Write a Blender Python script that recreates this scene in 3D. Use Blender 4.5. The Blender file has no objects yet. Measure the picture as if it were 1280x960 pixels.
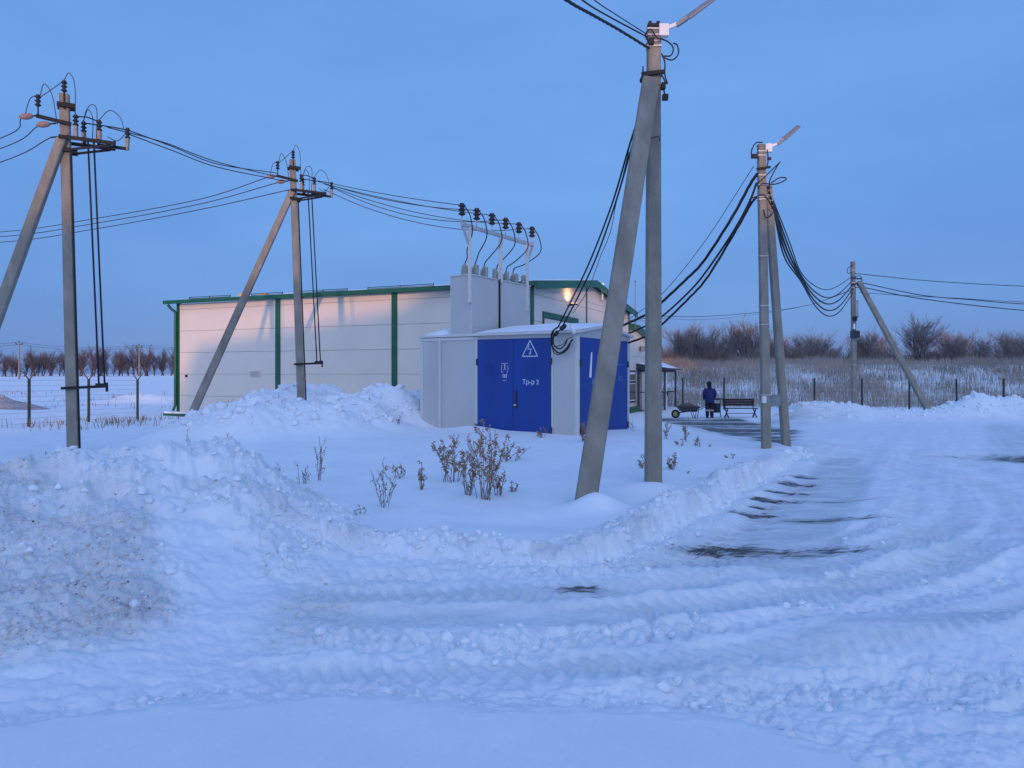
import bpy, bmesh, math, random
import numpy as np
from mathutils import Vector, Matrix

random.seed(7)
SC = bpy.context.scene
COL = SC.collection
PI = math.pi
R = math.radians
EYE = 1.9
FPX = 930.0
HY = 468.0

def P(px, py, Y):
    """point that the photograph shows at (px, py), at distance Y"""
    return Vector(((px - 640) * Y / FPX, Y, EYE - (py - HY) * Y / FPX))

# ------------------------------------------------------------------ materials
def new_mat(name):
    m = bpy.data.materials.new(name); m.use_nodes = True
    nt = m.node_tree; b = nt.nodes['Principled BSDF']
    return m, nt, b

def paint(name, col, rough=0.5, var=0.12, scale=6.0, metal=0.0, bump=0.0, bscale=60.0, dirt=None, dscale=1.5, damt=0.5, stretch=(1, 1, 1)):
    m, nt, b = new_mat(name)
    tc = nt.nodes.new('ShaderNodeTexCoord')
    mp = nt.nodes.new('ShaderNodeMapping'); mp.inputs['Scale'].default_value = stretch
    nt.links.new(tc.outputs['Object'], mp.inputs['Vector'])
    n = nt.nodes.new('ShaderNodeTexNoise'); n.inputs['Scale'].default_value = scale; n.inputs['Detail'].default_value = 6
    nt.links.new(mp.outputs['Vector'], n.inputs['Vector'])
    r = nt.nodes.new('ShaderNodeValToRGB')
    r.color_ramp.elements[0].position = 0.3; r.color_ramp.elements[1].position = 0.7
    lo = [max(0, c * (1 - var)) for c in col]; hi = [min(1, c * (1 + var)) for c in col]
    r.color_ramp.elements[0].color = (*lo, 1); r.color_ramp.elements[1].color = (*hi, 1)
    nt.links.new(n.outputs['Fac'], r.inputs['Fac'])
    out = r.outputs['Color']
    if dirt:
        n2 = nt.nodes.new('ShaderNodeTexNoise'); n2.inputs['Scale'].default_value = dscale; n2.inputs['Detail'].default_value = 8
        n2.inputs['Roughness'].default_value = 0.65
        nt.links.new(mp.outputs['Vector'], n2.inputs['Vector'])
        r2 = nt.nodes.new('ShaderNodeValToRGB')
        r2.color_ramp.elements[0].position = 0.45; r2.color_ramp.elements[1].position = 0.75
        r2.color_ramp.elements[0].color = (0, 0, 0, 1); r2.color_ramp.elements[1].color = (damt, damt, damt, 1)
        nt.links.new(n2.outputs['Fac'], r2.inputs['Fac'])
        mx = nt.nodes.new('ShaderNodeMixRGB'); mx.inputs['Color2'].default_value = (*dirt, 1)
        nt.links.new(r2.outputs['Color'], mx.inputs['Fac']); nt.links.new(out, mx.inputs['Color1'])
        out = mx.outputs['Color']
    nt.links.new(out, b.inputs['Base Color'])
    b.inputs['Roughness'].default_value = rough; b.inputs['Metallic'].default_value = metal
    if bump:
        n3 = nt.nodes.new('ShaderNodeTexNoise'); n3.inputs['Scale'].default_value = bscale; n3.inputs['Detail'].default_value = 4
        nt.links.new(tc.outputs['Object'], n3.inputs['Vector'])
        bp = nt.nodes.new('ShaderNodeBump'); bp.inputs['Strength'].default_value = bump; bp.inputs['Distance'].default_value = 0.02
        nt.links.new(n3.outputs['Fac'], bp.inputs['Height']); nt.links.new(bp.outputs['Normal'], b.inputs['Normal'])
    return m

M = {}
M['concrete'] = paint('concrete', (0.265, 0.245, 0.205), 0.9, 0.2, 5, bump=0.5, bscale=45, dirt=(0.13, 0.12, 0.105), dscale=2.2, damt=0.6, stretch=(1, 1, .35))
M['steel_black'] = paint('steel_black', (0.013, 0.013, 0.015), 0.75, 0.3, 15)
M['cable'] = paint('cable', (0.012, 0.012, 0.015), 0.6, 0.1, 10)
M['wire'] = paint('wire', (0.03, 0.03, 0.035), 0.5, 0.1, 10)
M['insulator'] = paint('insulator', (0.014, 0.009, 0.010), 0.3, 0.2, 20)
M['poly_ins'] = paint('poly_ins', (0.3, 0.18, 0.15), 0.5, 0.2, 20)
M['galv'] = paint('galv', (0.5, 0.5, 0.5), 0.45, 0.15, 18, metal=0.3)
M['bracket_tan'] = paint('bracket_tan', (0.30, 0.25, 0.22), 0.7, 0.2, 18)
M['white_metal'] = paint('white_metal', (0.8, 0.8, 0.8), 0.4, 0.04, 8)
M['bracket_white'] = paint('bracket_white', (0.72, 0.72, 0.72), 0.4, 0.06, 8)
M['lamp_grey'] = paint('lamp_grey', (0.2, 0.21, 0.23), 0.45, 0.1, 8)
M['lamp_lens'] = paint('lamp_lens', (0.42, 0.42, 0.44), 0.3, 0.05, 8)
M['wall_cream'] = paint('wall_cream', (0.74, 0.65, 0.56), 0.55, 0.03, 0.6, dirt=(0.5, 0.45, 0.4), dscale=.7, damt=0.15)
M['seam'] = paint('seam', (0.24, 0.22, 0.2), 0.8, 0.1, 6)
M['green'] = paint('green', (0.008, 0.10, 0.052), 0.42, 0.15, 3)
M['green_fence'] = paint('green_fence', (0.003, 0.024, 0.022), 0.5, 0.2, 5)
M['kiosk_grey'] = paint('kiosk_grey', (0.50, 0.50, 0.49), 0.5, 0.04, 1.2, dirt=(0.36, 0.34, 0.31), dscale=1.3, damt=0.25, stretch=(1, 1, .4))
M['kiosk_trim'] = paint('kiosk_trim', (0.58, 0.58, 0.57), 0.5, 0.04, 2)
M['door_blue'] = paint('door_blue', (0.002, 0.042, 0.26), 0.55, 0.16, 1.0, dirt=(0.02, 0.05, 0.19), dscale=2.6, damt=0.4, stretch=(1, 1, .3))
M['sign_white'] = paint('sign_white', (0.50, 0.55, 0.68), 0.6, 0.35, 40)
M['sign_faint'] = paint('sign_faint', (0.12, 0.19, 0.42), 0.6, 0.25, 40)
M['ceramic'] = paint('ceramic', (0.33, 0.32, 0.28), 0.4, 0.1, 12)
M['glass'] = paint('glass', (0.03, 0.035, 0.045), 0.08, 0.1, 2)
M['pvc_white'] = paint('pvc_white', (0.78, 0.78, 0.78), 0.4, 0.03, 5)
M['pavilion'] = paint('pavilion', (0.04, 0.045, 0.06), 0.5, 0.15, 5)
M['yellow'] = paint('yellow', (0.65, 0.36, 0.06), 0.5, 0.1, 5)
M['weed'] = paint('weed', (0.33, 0.215, 0.145), 0.9, 0.45, 9)
M['weed_dark'] = paint('weed_dark', (0.21, 0.145, 0.108), 0.9, 0.4, 9)
M['grass'] = paint('grass', (0.22, 0.155, 0.10), 0.9, 0.45, 0.35)
M['reed'] = paint('reed', (0.34, 0.285, 0.245), 0.9, 0.3, 0.25)
M['bark'] = paint('bark', (0.07, 0.05, 0.046), 0.9, 0.3, 3)
M['twig'] = paint('twig', (0.22, 0.175, 0.165), 0.9, 0.25, 1.2)  # branch colour lightened to stand in for air haze
M['twig_far'] = paint('twig_far', (0.11, 0.09, 0.102), 0.9, 0.3, 0.4)  # bluish and paler: distance haze put into the colour
M['brush'] = paint('brush', (0.15, 0.105, 0.085), 0.9, 0.4, 0.4)
M['jacket'] = paint('jacket', (0.008, 0.014, 0.115), 0.75, 0.25, 9, bump=.5, bscale=14)
M['trousers'] = paint('trousers', (0.012, 0.012, 0.028), 0.85, 0.2, 12, bump=.3, bscale=20)
M['hat'] = paint('hat', (0.008, 0.009, 0.016), 0.9, 0.2, 30)
M['skin'] = paint('skin', (0.45, 0.27, 0.2), 0.6, 0.05, 20)
M['reflective'] = paint('reflective', (0.6, 0.55, 0.52), 0.4, 0.05, 20)
M['boot'] = paint('boot', (0.01, 0.01, 0.012), 0.6, 0.1, 20)
M['rubber'] = paint('rubber', (0.014, 0.014, 0.015), 0.8, 0.1, 20)
M['rim'] = paint('rim', (0.35, 0.36, 0.18), 0.5, 0.1, 20)
M['barrow'] = paint('barrow', (0.05, 0.055, 0.06), 0.5, 0.2, 12)
M['soil'] = paint('soil', (0.10, 0.088, 0.075), 0.95, 0.4, 12, bump=.8, bscale=20)
M['gravel'] = paint('gravel', (0.30, 0.31, 0.33), 0.95, 0.3, 6, bump=.8, bscale=12)
M['wood_dark'] = paint('wood_dark', (0.028, 0.014, 0.02), 0.6, 0.3, 8, stretch=(.3, 3, 3))
M['bin_dark'] = paint('bin_dark', (0.02, 0.028, 0.055), 0.5, 0.2, 8)
M['box_grey'] = paint('box_grey', (0.22, 0.25, 0.26), 0.5, 0.06, 6)
M['brick'] = paint('brick', (0.3, 0.28, 0.26), 0.8, 0.15, 1)

def snow_material(name, terrain=False):
    m, nt, b = new_mat(name)
    N = nt.nodes.new; L = nt.links.new
    geo = N('ShaderNodeNewGeometry')
    def noise(scale, detail=5, rough=0.6, stretch=None):
        n = N('ShaderNodeTexNoise'); n.inputs['Scale'].default_value = scale
        n.inputs['Detail'].default_value = detail; n.inputs['Roughness'].default_value = rough
        if stretch:
            mp = N('ShaderNodeMapping'); mp.inputs['Scale'].default_value = stretch
            L(geo.outputs['Position'], mp.inputs['Vector']); L(mp.outputs['Vector'], n.inputs['Vector'])
        else:
            L(geo.outputs['Position'], n.inputs['Vector'])
        return n.outputs['Fac']
    def ramp(fac, p0, p1, c0=(0, 0, 0, 1), c1=(1, 1, 1, 1)):
        r = N('ShaderNodeValToRGB'); r.color_ramp.elements[0].position = p0; r.color_ramp.elements[1].position = p1
        r.color_ramp.elements[0].color = c0; r.color_ramp.elements[1].color = c1
        L(fac, r.inputs['Fac']); return r.outputs['Color']
    def math_(op, a, bb):
        n = N('ShaderNodeMath'); n.operation = op; n.use_clamp = True
        for i, v in enumerate((a, bb)):
            if isinstance(v, float): n.inputs[i].default_value = v
            else: L(v, n.inputs[i])
        return n.outputs[0]
    def mix(f, a, bb):
        n = N('ShaderNodeMixRGB')
        for i, v in zip(('Fac', 'Color1', 'Color2'), (f, a, bb)):
            if isinstance(v, (tuple, float)): n.inputs[i].default_value = v
            else: L(v, n.inputs[i])
        return n.outputs['Color']
    base = ramp(noise(1.3, 6), 0.3, 0.72, (0.74, 0.80, 0.86, 1), (0.84, 0.88, 0.92, 1))
    b1 = N('ShaderNodeBump'); b1.inputs['Strength'].default_value = 0.35; b1.inputs['Distance'].default_value = 0.03
    L(noise(9, 8, 0.7), b1.inputs['Height'])
    if terrain:
        def attr(n):
            a = N('ShaderNodeAttribute'); a.attribute_name = n; return a.outputs['Fac']
        dirt, asph, ice, rough = attr('dirt'), attr('asphalt'), attr('ice'), attr('rough')
        # ice: compacted grey-blue snow
        col = mix(math_('MULTIPLY', ice, ramp(noise(1.1, 8, .68, (1.0, 3.2, .05)), 0.32, 0.62, (.12, .12, .12, 1), (.95, .95, .95, 1))), base, (0.50, 0.545, 0.60, 1))
        # dirt: grit mixed in
        dn = ramp(noise(7, 9, 0.72), 0.38, 0.66)
        dn2 = ramp(noise(26, 6, 0.7), 0.5, 0.68)
        d = math_('MULTIPLY', dirt, math_('ADD', math_('MULTIPLY', dn, 0.5), 0.5))
        col = mix(d, col, (0.50, 0.49, 0.485, 1))
        col = mix(math_('MULTIPLY', math_('MULTIPLY', dirt, dn2), 0.65), col, (0.2, 0.15, 0.14, 1))
        # asphalt bared by the plough: streaks run along the plough's path
        an = ramp(noise(1.5, 8, 0.70, (2.2, 7.5, .05)), 0.34, 0.66)
        a = math_('MULTIPLY', asph, 2.0)
        thr = N('ShaderNodeMath'); thr.operation = 'SUBTRACT'; L(math_('MULTIPLY', asph, 1.0), thr.inputs[0])
        inv = N('ShaderNodeMath'); inv.operation = 'SUBTRACT'; inv.inputs[0].default_value = 1.0; L(an, inv.inputs[1])
        L(inv.outputs[0], thr.inputs[1])
        am = ramp(thr.outputs[0], 0.0, 0.42)
        am = math_('MULTIPLY', am, ramp(noise(9, 7, 0.75, (1.0, 3.5, .05)), 0.22, 0.44))
        acol = ramp(noise(40, 4), 0.3, 0.7, (0.045, 0.047, 0.05, 1), (0.12, 0.12, 0.125, 1))
        col = mix(math_('MULTIPLY', ramp(asph, 0.12, 0.8), 0.62), col, (0.42, 0.45, 0.49, 1))
        col = mix(am, col, acol)
        L(col, b.inputs['Base Color'])
        b1.inputs['Strength'].default_value = 0.3
        L(math_('ADD', math_('MULTIPLY', rough, 0.45), 0.10), b1.inputs['Strength'])
        b2 = N('ShaderNodeBump'); b2.inputs['Distance'].default_value = 0.012
        L(math_('ADD', math_('MULTIPLY', rough, 0.5), 0.12), b2.inputs['Strength'])
        L(noise(55, 5, 0.7), b2.inputs['Height']); L(b1.outputs['Normal'], b2.inputs['Normal'])
        L(b2.outputs['Normal'], b.inputs['Normal'])
        b.inputs['Roughness'].default_value = 0.7
    else:
        L(base, b.inputs['Base Color']); L(b1.outputs['Normal'], b.inputs['Normal'])
        b.inputs['Roughness'].default_value = 0.75
    b.inputs['Specular IOR Level'].default_value = 0.25
    return m
M['snow'] = snow_material('snow')
M['ground'] = snow_material('snowy_ground', True)

# ------------------------------------------------------------------ mesh builder
class MB:
    def __init__(self): self.v = []; self.f = []; self.smooth = []
    def add(self, vs, fs, smooth=False):
        o = len(self.v); self.v += [Vector(p) for p in vs]
        for f in fs: self.f.append([i + o for i in f]); self.smooth.append(smooth)
    def hexa(self, c8):
        self.add(c8, [(0, 3, 2, 1), (4, 5, 6, 7), (0, 1, 5, 4), (1, 2, 6, 5), (2, 3, 7, 6), (3, 0, 4, 7)])
    def box(self, c, s, rot=None):
        c = Vector(c); hx, hy, hz = s[0] / 2, s[1] / 2, s[2] / 2
        pts = [Vector(p) for p in ((-hx, -hy, -hz), (hx, -hy, -hz), (hx, hy, -hz), (-hx, hy, -hz), (-hx, -hy, hz), (hx, -hy, hz), (hx, hy, hz), (-hx, hy, hz))]
        if rot: pts = [rot @ p for p in pts]
        self.hexa([c + p for p in pts])
    def fbox(self, fr, a0, a1, b0, b1, z0, z1):
        self.hexa([fr(a0, b0, z0), fr(a1, b0, z0), fr(a1, b1, z0), fr(a0, b1, z0), fr(a0, b0, z1), fr(a1, b0, z1), fr(a1, b1, z1), fr(a0, b1, z1)])
    def beam(self, p0, p1, w0, h0, w1=None, h1=None, up=(0, 0, 1), cham=0.0):
        """tapered rectangular bar; w across, h along 'up' cross axis"""
        p0, p1 = Vector(p0), Vector(p1); w1 = w0 if w1 is None else w1; h1 = h0 if h1 is None else h1
        d = (p1 - p0).normalized(); up = Vector(up)
        if abs(d.dot(up)) > 0.98: up = Vector((0, 1, 0))
        s = d.cross(up).normalized(); u = s.cross(d).normalized()
        def ring(p, w, h):
            w /= 2; h /= 2; c = min(w, h) * cham
            if cham:
                q = [(-w + c, -h), (w - c, -h), (w, -h + c), (w, h - c), (w - c, h), (-w + c, h), (-w, h - c), (-w, -h + c)]
            else: q = [(-w, -h), (w, -h), (w, h), (-w, h)]
            return [p + s * a + u * b for a, b in q]
        r0, r1 = ring(p0, w0, h0), ring(p1, w1, h1); n = len(r0)
        self.add(r0 + r1, [tuple(range(n))[::-1], tuple(range(n, 2 * n))] + [(i, (i + 1) % n, n + (i + 1) % n, n + i) for i in range(n)])
    def tube(self, pts, r, n=6, r1=None, cap=True):
        pts = [Vector(p) for p in pts]; m = len(pts); r1 = r if r1 is None else r1
        vs = []; prev = None
        for i, p in enumerate(pts):
            d = (pts[min(i + 1, m - 1)] - pts[max(i - 1, 0)])
            d = d.normalized() if d.length > 1e-9 else Vector((0, 0, 1))
            if prev is None:
                a = Vector((0, 0, 1)) if abs(d.z) < 0.9 else Vector((1, 0, 0))
                s = d.cross(a).normalized()
            else:
                s = (prev - d * prev.dot(d))
                s = s.normalized() if s.length > 1e-6 else d.orthogonal().normalized()
            prev = s; u = d.cross(s); rr = r + (r1 - r) * i / max(1, m - 1)
            vs += [p + (s * math.cos(k * 2 * PI / n) + u * math.sin(k * 2 * PI / n)) * rr for k in range(n)]
        fs = [(i * n + k, i * n + (k + 1) % n, (i + 1) * n + (k + 1) % n, (i + 1) * n + k) for i in range(m - 1) for k in range(n)]
        if cap and n > 2: fs += [tuple(range(n))[::-1], tuple(range((m - 1) * n, m * n))]
        self.add(vs, fs, n > 4)
    def lathe(self, base, prof, n=10, axis=(0, 0, 1)):
        """prof: list of (radius, height along axis)"""
        base = Vector(base); ax = Vector(axis).normalized(); s = ax.orthogonal().normalized(); u = ax.cross(s)
        vs = []
        for r, h in prof:
            vs += [base + ax * h + (s * math.cos(k * 2 * PI / n) + u * math.sin(k * 2 * PI / n)) * r for k in range(n)]
        m = len(prof)
        fs = [(i * n + k, i * n + (k + 1) % n, (i + 1) * n + (k + 1) % n, (i + 1) * n + k) for i in range(m - 1) for k in range(n)]
        fs += [tuple(range(n))[::-1], tuple(range((m - 1) * n, m * n))]
        self.add(vs, fs, True)
    def loft(self, rings, n=14):
        """rings: (center, rx, ry) horizontal ellipses"""
        vs = []
        for c, rx, ry in rings:
            c = Vector(c); vs += [c + Vector((math.cos(k * 2 * PI / n) * rx, math.sin(k * 2 * PI / n) * ry, 0)) for k in range(n)]
        m = len(rings)
        fs = [(i * n + k, i * n + (k + 1) % n, (i + 1) * n + (k + 1) % n, (i + 1) * n + k) for i in range(m - 1) for k in range(n)]
        fs += [tuple(range(n))[::-1], tuple(range((m - 1) * n, m * n))]
        self.add(vs, fs, True)
    def poly(self, pts, nrm, th):
        """thin plate: polygon extruded by th along nrm"""
        pts = [Vector(p) for p in pts]; nrm = Vector(nrm); n = len(pts)
        self.add(pts + [p + nrm * th for p in pts], [tuple(range(n))[::-1], tuple(range(n, 2 * n))] + [(i, (i + 1) % n, n + (i + 1) % n, n + i) for i in range(n)])
    def build(self, name, mat, parent=None, bevel=0.0):
        me = bpy.data.meshes.new(name)
        vs = self.v
        if parent is not None:
            root = parent
            while root.parent: root = root.parent
            inv = Matrix.LocRotScale(root.location, root.rotation_euler, root.scale).inverted()
            vs = [inv @ p for p in vs]
        me.from_pydata([tuple(p) for p in vs], [], self.f)
        me.polygons.foreach_set('use_smooth', self.smooth)
        me.materials.append(mat)
        bm = bmesh.new(); bm.from_mesh(me); bmesh.ops.recalc_face_normals(bm, faces=bm.faces); bm.to_mesh(me); bm.free()
        o = bpy.data.objects.new(name, me); COL.objects.link(o)
        if parent is not None: o.parent = parent
        if bevel:
            mod = o.modifiers.new('bevel', 'BEVEL'); mod.width = bevel; mod.segments = 2; mod.limit_method = 'ANGLE'
        return o

def tag(o, label, cat, group=None, kind=None):
    if label: o['label'] = label
    if cat: o['category'] = cat
    if group: o['group'] = group
    if kind: o['kind'] = kind
    return o

def thing(name, loc, label, cat, group=None, rotz=0.0):
    o = bpy.data.objects.new(name, None); COL.objects.link(o); o.empty_display_size = 0.2
    o.location = loc; o.rotation_euler = (0, 0, rotz)
    return tag(o, label, cat, group)

def copy_tree(o, parent=None):
    c = o.copy(); COL.objects.link(c); c.parent = parent
    for ch in list(o.children): copy_tree(ch, c)
    return c

def spline(pts, n=8):
    """catmull-rom through pts"""
    pts = [Vector(p) for p in pts]
    q = [2 * pts[0] - pts[1]] + pts + [2 * pts[-1] - pts[-2]]; out = []
    for i in range(1, len(q) - 2):
        p0, p1, p2, p3 = q[i - 1:i + 3]
        for k in range(n):
            t = k / n
            out.append(0.5 * ((2 * p1) + (p2 - p0) * t + (2 * p0 - 5 * p1 + 4 * p2 - p3) * t * t + (3 * p1 - p0 - 3 * p2 + p3) * t ** 3))
    out.append(pts[-1]); return out

def hang(p0, p1, sag, n=22):
    p0, p1 = Vector(p0), Vector(p1)
    return [p0.lerp(p1, i / n) - Vector((0, 0, 4 * sag * (i / n) * (1 - i / n))) for i in range(n + 1)]

# ------------------------------------------------------------------ noise
def _hash(ix, iy, seed):
    h = (ix.astype(np.int64) * 374761393 + iy.astype(np.int64) * 668265263 + seed * 974634777) & 0xFFFFFFFF
    h = ((h ^ (h >> 13)) * 1274126177) & 0xFFFFFFFF
    h = ((h ^ (h >> 16)) * 2246822519) & 0xFFFFFFFF
    return ((h ^ (h >> 15)) & 0xFFFFFF) / float(0xFFFFFF)
def vnoise(x, y, seed=0):
    ix = np.floor(x); iy = np.floor(y); fx = x - ix; fy = y - iy
    fx = fx * fx * fx * (fx * (fx * 6 - 15) + 10); fy = fy * fy * fy * (fy * (fy * 6 - 15) + 10)
    a = _hash(ix, iy, seed); b = _hash(ix + 1, iy, seed); c = _hash(ix, iy + 1, seed); d = _hash(ix + 1, iy + 1, seed)
    return (a + (b - a) * fx) * (1 - fy) + (c + (d - c) * fx) * fy
def fbm(x, y, s, octv=4, seed=0, gain=0.5):
    t = 0; a = 1.0; tot = 0; f = 1.0 / s
    for o in range(octv):
        ca, sa = math.cos(o * 1.1), math.sin(o * 1.1)
        t = t + a * (vnoise((x * ca - y * sa) * f + o * 17.3, (x * sa + y * ca) * f + o * 9.1, seed + o) * 2 - 1); tot += a; a *= gain; f *= 2.03
    return t / tot
def clods(x, y, s, seed=0, keep=0.7):
    """domes of loose lumps, 0..1"""
    x = x / s; y = y / s; ix = np.floor(x); iy = np.floor(y); out = np.zeros_like(x)
    for dx in (-1, 0, 1):
        for dy in (-1, 0, 1):
            cx = ix + dx; cy = iy + dy
            h1 = _hash(cx, cy, seed); h2 = _hash(cx, cy, seed + 50); h3 = _hash(cx, cy, seed + 90); h4 = _hash(cx, cy, seed + 130)
            px = cx + h1; py = cy + h2; rad = 0.25 + 0.5 * h3 * h3
            dd = np.maximum(np.abs(x - px) * (0.8 + .5 * h1) , 0) ** 2 + (y - py) ** 2 * (0.8 + .6 * h2)
            v = np.sqrt(np.clip(1 - dd / (rad * rad), 0, 1)) * rad
            out = np.maximum(out, np.where(h4 < keep, v, 0))
    return out
def sst(a, b, x):
    t = np.clip((x - a) / (b - a), 0, 1); return t * t * (3 - 2 * t)
def bump2(x, y, cx, cy, rx, ry, rot=0.0, p=1.0):
    c, s = math.cos(rot), math.sin(rot); dx = x - cx; dy = y - cy
    u = (dx * c + dy * s) / rx; v = (-dx * s + dy * c) / ry
    return np.exp(-(u * u + v * v) ** p)

VERGE = [(-2.4, 7.9), (-1.2, 7.75), (0.5, 7.35), (1.3, 8.0), (2.4, 9.7), (4.6, 13.4), (6.9, 17.4), (6.8, 18.6), (6.2, 21.0), (6.4, 25.7), (5.9, 31), (5.2, 37), (-70, 40), (-70, 8.4)]
def seg_dist(x, y, a, b):
    ax, ay = a; bx, by = b; dx, dy = bx - ax, by - ay
    t = np.clip(((x - ax) * dx + (y - ay) * dy) / (dx * dx + dy * dy), 0, 1)
    return np.hypot(x - ax - t * dx, y - ay - t * dy), t
def poly_sd(x, y, poly):
    d = np.full_like(x, 1e9); ins = np.zeros(x.shape, bool); n = len(poly)
    for i in range(n):
        a, b = poly[i], poly[(i + 1) % n]
        d = np.minimum(d, seg_dist(x, y, a, b)[0])
        c = ((a[1] > y) != (b[1] > y)); xx = (b[0] - a[0]) * (y - a[1]) / ((b[1] - a[1]) or 1e-9) + a[0]
        ins ^= c & (x < xx)
    return np.where(ins, d, -d)
def line_d(x, y, pts):
    d = np.full_like(x, 1e9)
    for a, b in zip(pts[:-1], pts[1:]): d = np.minimum(d, seg_dist(x, y, a, b)[0])
    return d

ICE = [(0.9, 7.35), (1.9, 7.3), (3.0, 7.2), (3.9, 8.6), (4.9, 10.5), (6.5, 13.4), (7.9, 16.8), (7.2, 17.3), (4.9, 13.2), (2.75, 9.6), (1.6, 7.9)]

def terrain(x, y, fine=True):
    far = np.hypot(x, y)
    nz = 1 - sst(60, 120, far)                     # detail only where it can be seen
    h = np.zeros_like(x)
    h -= 0.2 * sst(18, 38, y) * sst(-6, 3, x)
    h += 0.10 * fbm(x, y, 9.0, 3, 3) * sst(14, 30, far)
    # railway-like bank behind the right fence
    crest = 2.85 + 0.35 * fbm(x, y * 0, 14, 3, 11)
    h += crest * sst(45, 69, y) * (1 - 0.55 * sst(74, 100, y)) * sst(-6, 6, x)
    # low bank in front of the distant trees, left
    h += 1.0 * bump2(x, y, -80, 236, 120, 12)
    h -= .16 * bump2(x, y, -15.3, 33.2, 4.5, 3.2)
    h += 0.55 * sst(120, 190, y) * sst(0, -20, x)
    rough = np.zeros_like(x); dirt = np.zeros_like(x)
    # ---- verge with ploughed edge
    wob = 0.15 * fbm(x, y, 0.9, 3, 21) + .06 * fbm(x, y, .28, 2, 22)
    sd = poly_sd(x, y, VERGE) + wob
    dfr = line_d(x, y, VERGE[:7])
    front = 1 - sst(0.7, 1.6, dfr)
    vh = 0.09 + 0.26 * sst(10.5, 19, y) * (1 - sst(2.5, 6.0, x)) * (1 - sst(-8, -11, x) * 0 - sst(8, 11, -x) * 0.8)
    vh = vh + 0.05 * fbm(x, y, 2.6, 3, 5)
    v = sst(-0.02, 0.17 + .3 * sst(1.0, 0.0, x), sd)
    h += vh * v
    cr = np.where(sd < .28, np.exp(-((sd - .28) / .2) ** 4), np.exp(-((sd - 0.28) / 0.36) ** 2)) * front * sst(-0.02, 0.13, sd)
    gap = 0.55 + 0.75 * vnoise(x * 0.9 + 4, y * 0.9, 31)
    fade = 1 - 0.65 * sst(12.5, 16.5, y)
    lefty = 1 - .6 * sst(1.2, .2, x)
    h += 0.22 * cr * gap * fade * lefty
    rough += cr * gap * fade * 1.25 + 0.65 * front * np.exp(-((sd) / 0.3) ** 2)
    h += bump2(x, y, 1.15, 10.15, .35, .28) * 0.22
    h -= bump2(x, y, 0.25, 9.2, .9, .5) * 0.07
    h += bump2(x, y, 2.2, 11.7, .5, .35) * 0.10
    # kiosk drift
    h += bump2(x, y, -1.1, 20.2, .9, .45, -0.55) * 0.16
    # ---- mound by the second pole
    mo = np.zeros_like(x)
    for px, Y, z, r in ((255, 18.4, .45, 1.15), (300, 18.8, .8, 1.35), (345, 19.2, .72, 1.2), (390, 19.6, .85, 1.4), (435, 20.6, .88, 1.3), (345, 24.6, 1.02, 1.5), (395, 25.2, 1.1, 1.5), (300, 24.0, .6, 1.6), (455, 22.2, 1.06, 1.3), (482, 22.6, 1.22, 1.2), (512, 23.6, .98, 1.3), (420, 23, .72, 1.6)):
        X = (px - 640) * Y / FPX
        mo = np.maximum(mo, z * bump2(x, y, X, Y, r * 1.1, r, 0, 1.25))
    mm = sst(0.08, 0.4, mo)
    mo = mo * (1 + 0.22 * fbm(x, y, .9, 3, 41))
    h += mo; rough += mm * 0.9
    # ---- big ploughed heap, left foreground
    cx = np.array([-14, -8, -5.6, -4.8, -4.2, -3.4, -2.8, -2.25, -1.5]); cy = np.array([7.4, 7.6, 8.0, 9.1, 9.5, 9.4, 9.0, 8.6, 8.1]); cz = np.array([1.2, 1.15, .93, .93, 1.0, .82, .52, .24, 0.0])
    tx = np.array([-14, -8, -5, -2.86, -2.3, -2.0, -1.8, -1.5]); ty = np.array([3.4, 3.6, 4.0, 4.2, 4.55, 5.4, 6.6, 7.9])
    xw = x + 0.18 * fbm(x, y, 1.1, 3, 61); 
    yc = np.interp(xw, cx, cy); zc = np.interp(xw, cx, cz); yt = np.interp(xw, tx, ty) + 0.12 * fbm(x, y, .5, 3, 62)
    t = np.clip((y - yt) / (yc - yt), 0, 1)
    prof = np.where(y < yc, 0.55 * t + 0.45 * sst(0, 1, t), np.exp(-((y - yc) / 1.25) ** 2))
    heap = zc * prof
    hm = sst(0.03, 0.15, heap)
    chute = np.exp(-(line_d(x, y, [(-3.75, 8.6), (-3.1, 7.4), (-2.5, 6.4), (-2.0, 5.7)]) / 0.42) ** 2)
    heap = heap * (1 + 0.30 * fbm(x, y, 0.75, 4, 63) + .12 * fbm(x, y, .3, 3, 67)) - 0.10 * chute * hm
    h += heap
    rough += hm * (1 - 0.85 * chute)
    lowleft = sst(-1.45, -2.2, x + .25 * fbm(x, y, .5, 3, 68) + chute * 1.4 + .55 * np.clip(y - 5.2, 0, 3)) * hm * (1 - sst(7.0, 8.2, y + .6 * fbm(x, y, .8, 3, 66)))
    dirt += 0.95 * lowleft * (0.6 + 0.4 * fbm(x, y, .7, 3, 64)) + 0.28 * hm * np.clip(fbm(x, y, .9, 4, 65) + .1, 0, 1) * 2
    # ---- snow banks across the road, right
    bx = np.array([10.9, 11.6, 12.4, 14.2, 15.5, 16.3, 17.7, 19.1, 20.2, 20.9, 22, 22.8, 23.4, 24.5, 28.6, 45, 80]); by = np.array([31, 31.5, 32, 33, 33.5, 33, 33, 33.5, 34, 34.5, 35, 35, 35, 35, 36, 36, 36.0]); bz = np.array([0, .25, .82, .9, .7, .55, .45, .5, .68, .98, 1.12, .85, 1.05, .95, .85, .8, .8])
    yb = np.interp(x, bx, by); zb = np.interp(x, bx, bz)
    bank = zb * np.where(y < yb, np.exp(-((y - yb) / 1.5) ** 2), np.exp(-((y - yb) / 2.2) ** 2)) * (x > 10.9)
    bank = bank * (1 + .25 * fbm(x, y, 1.3, 4, 71))
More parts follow.
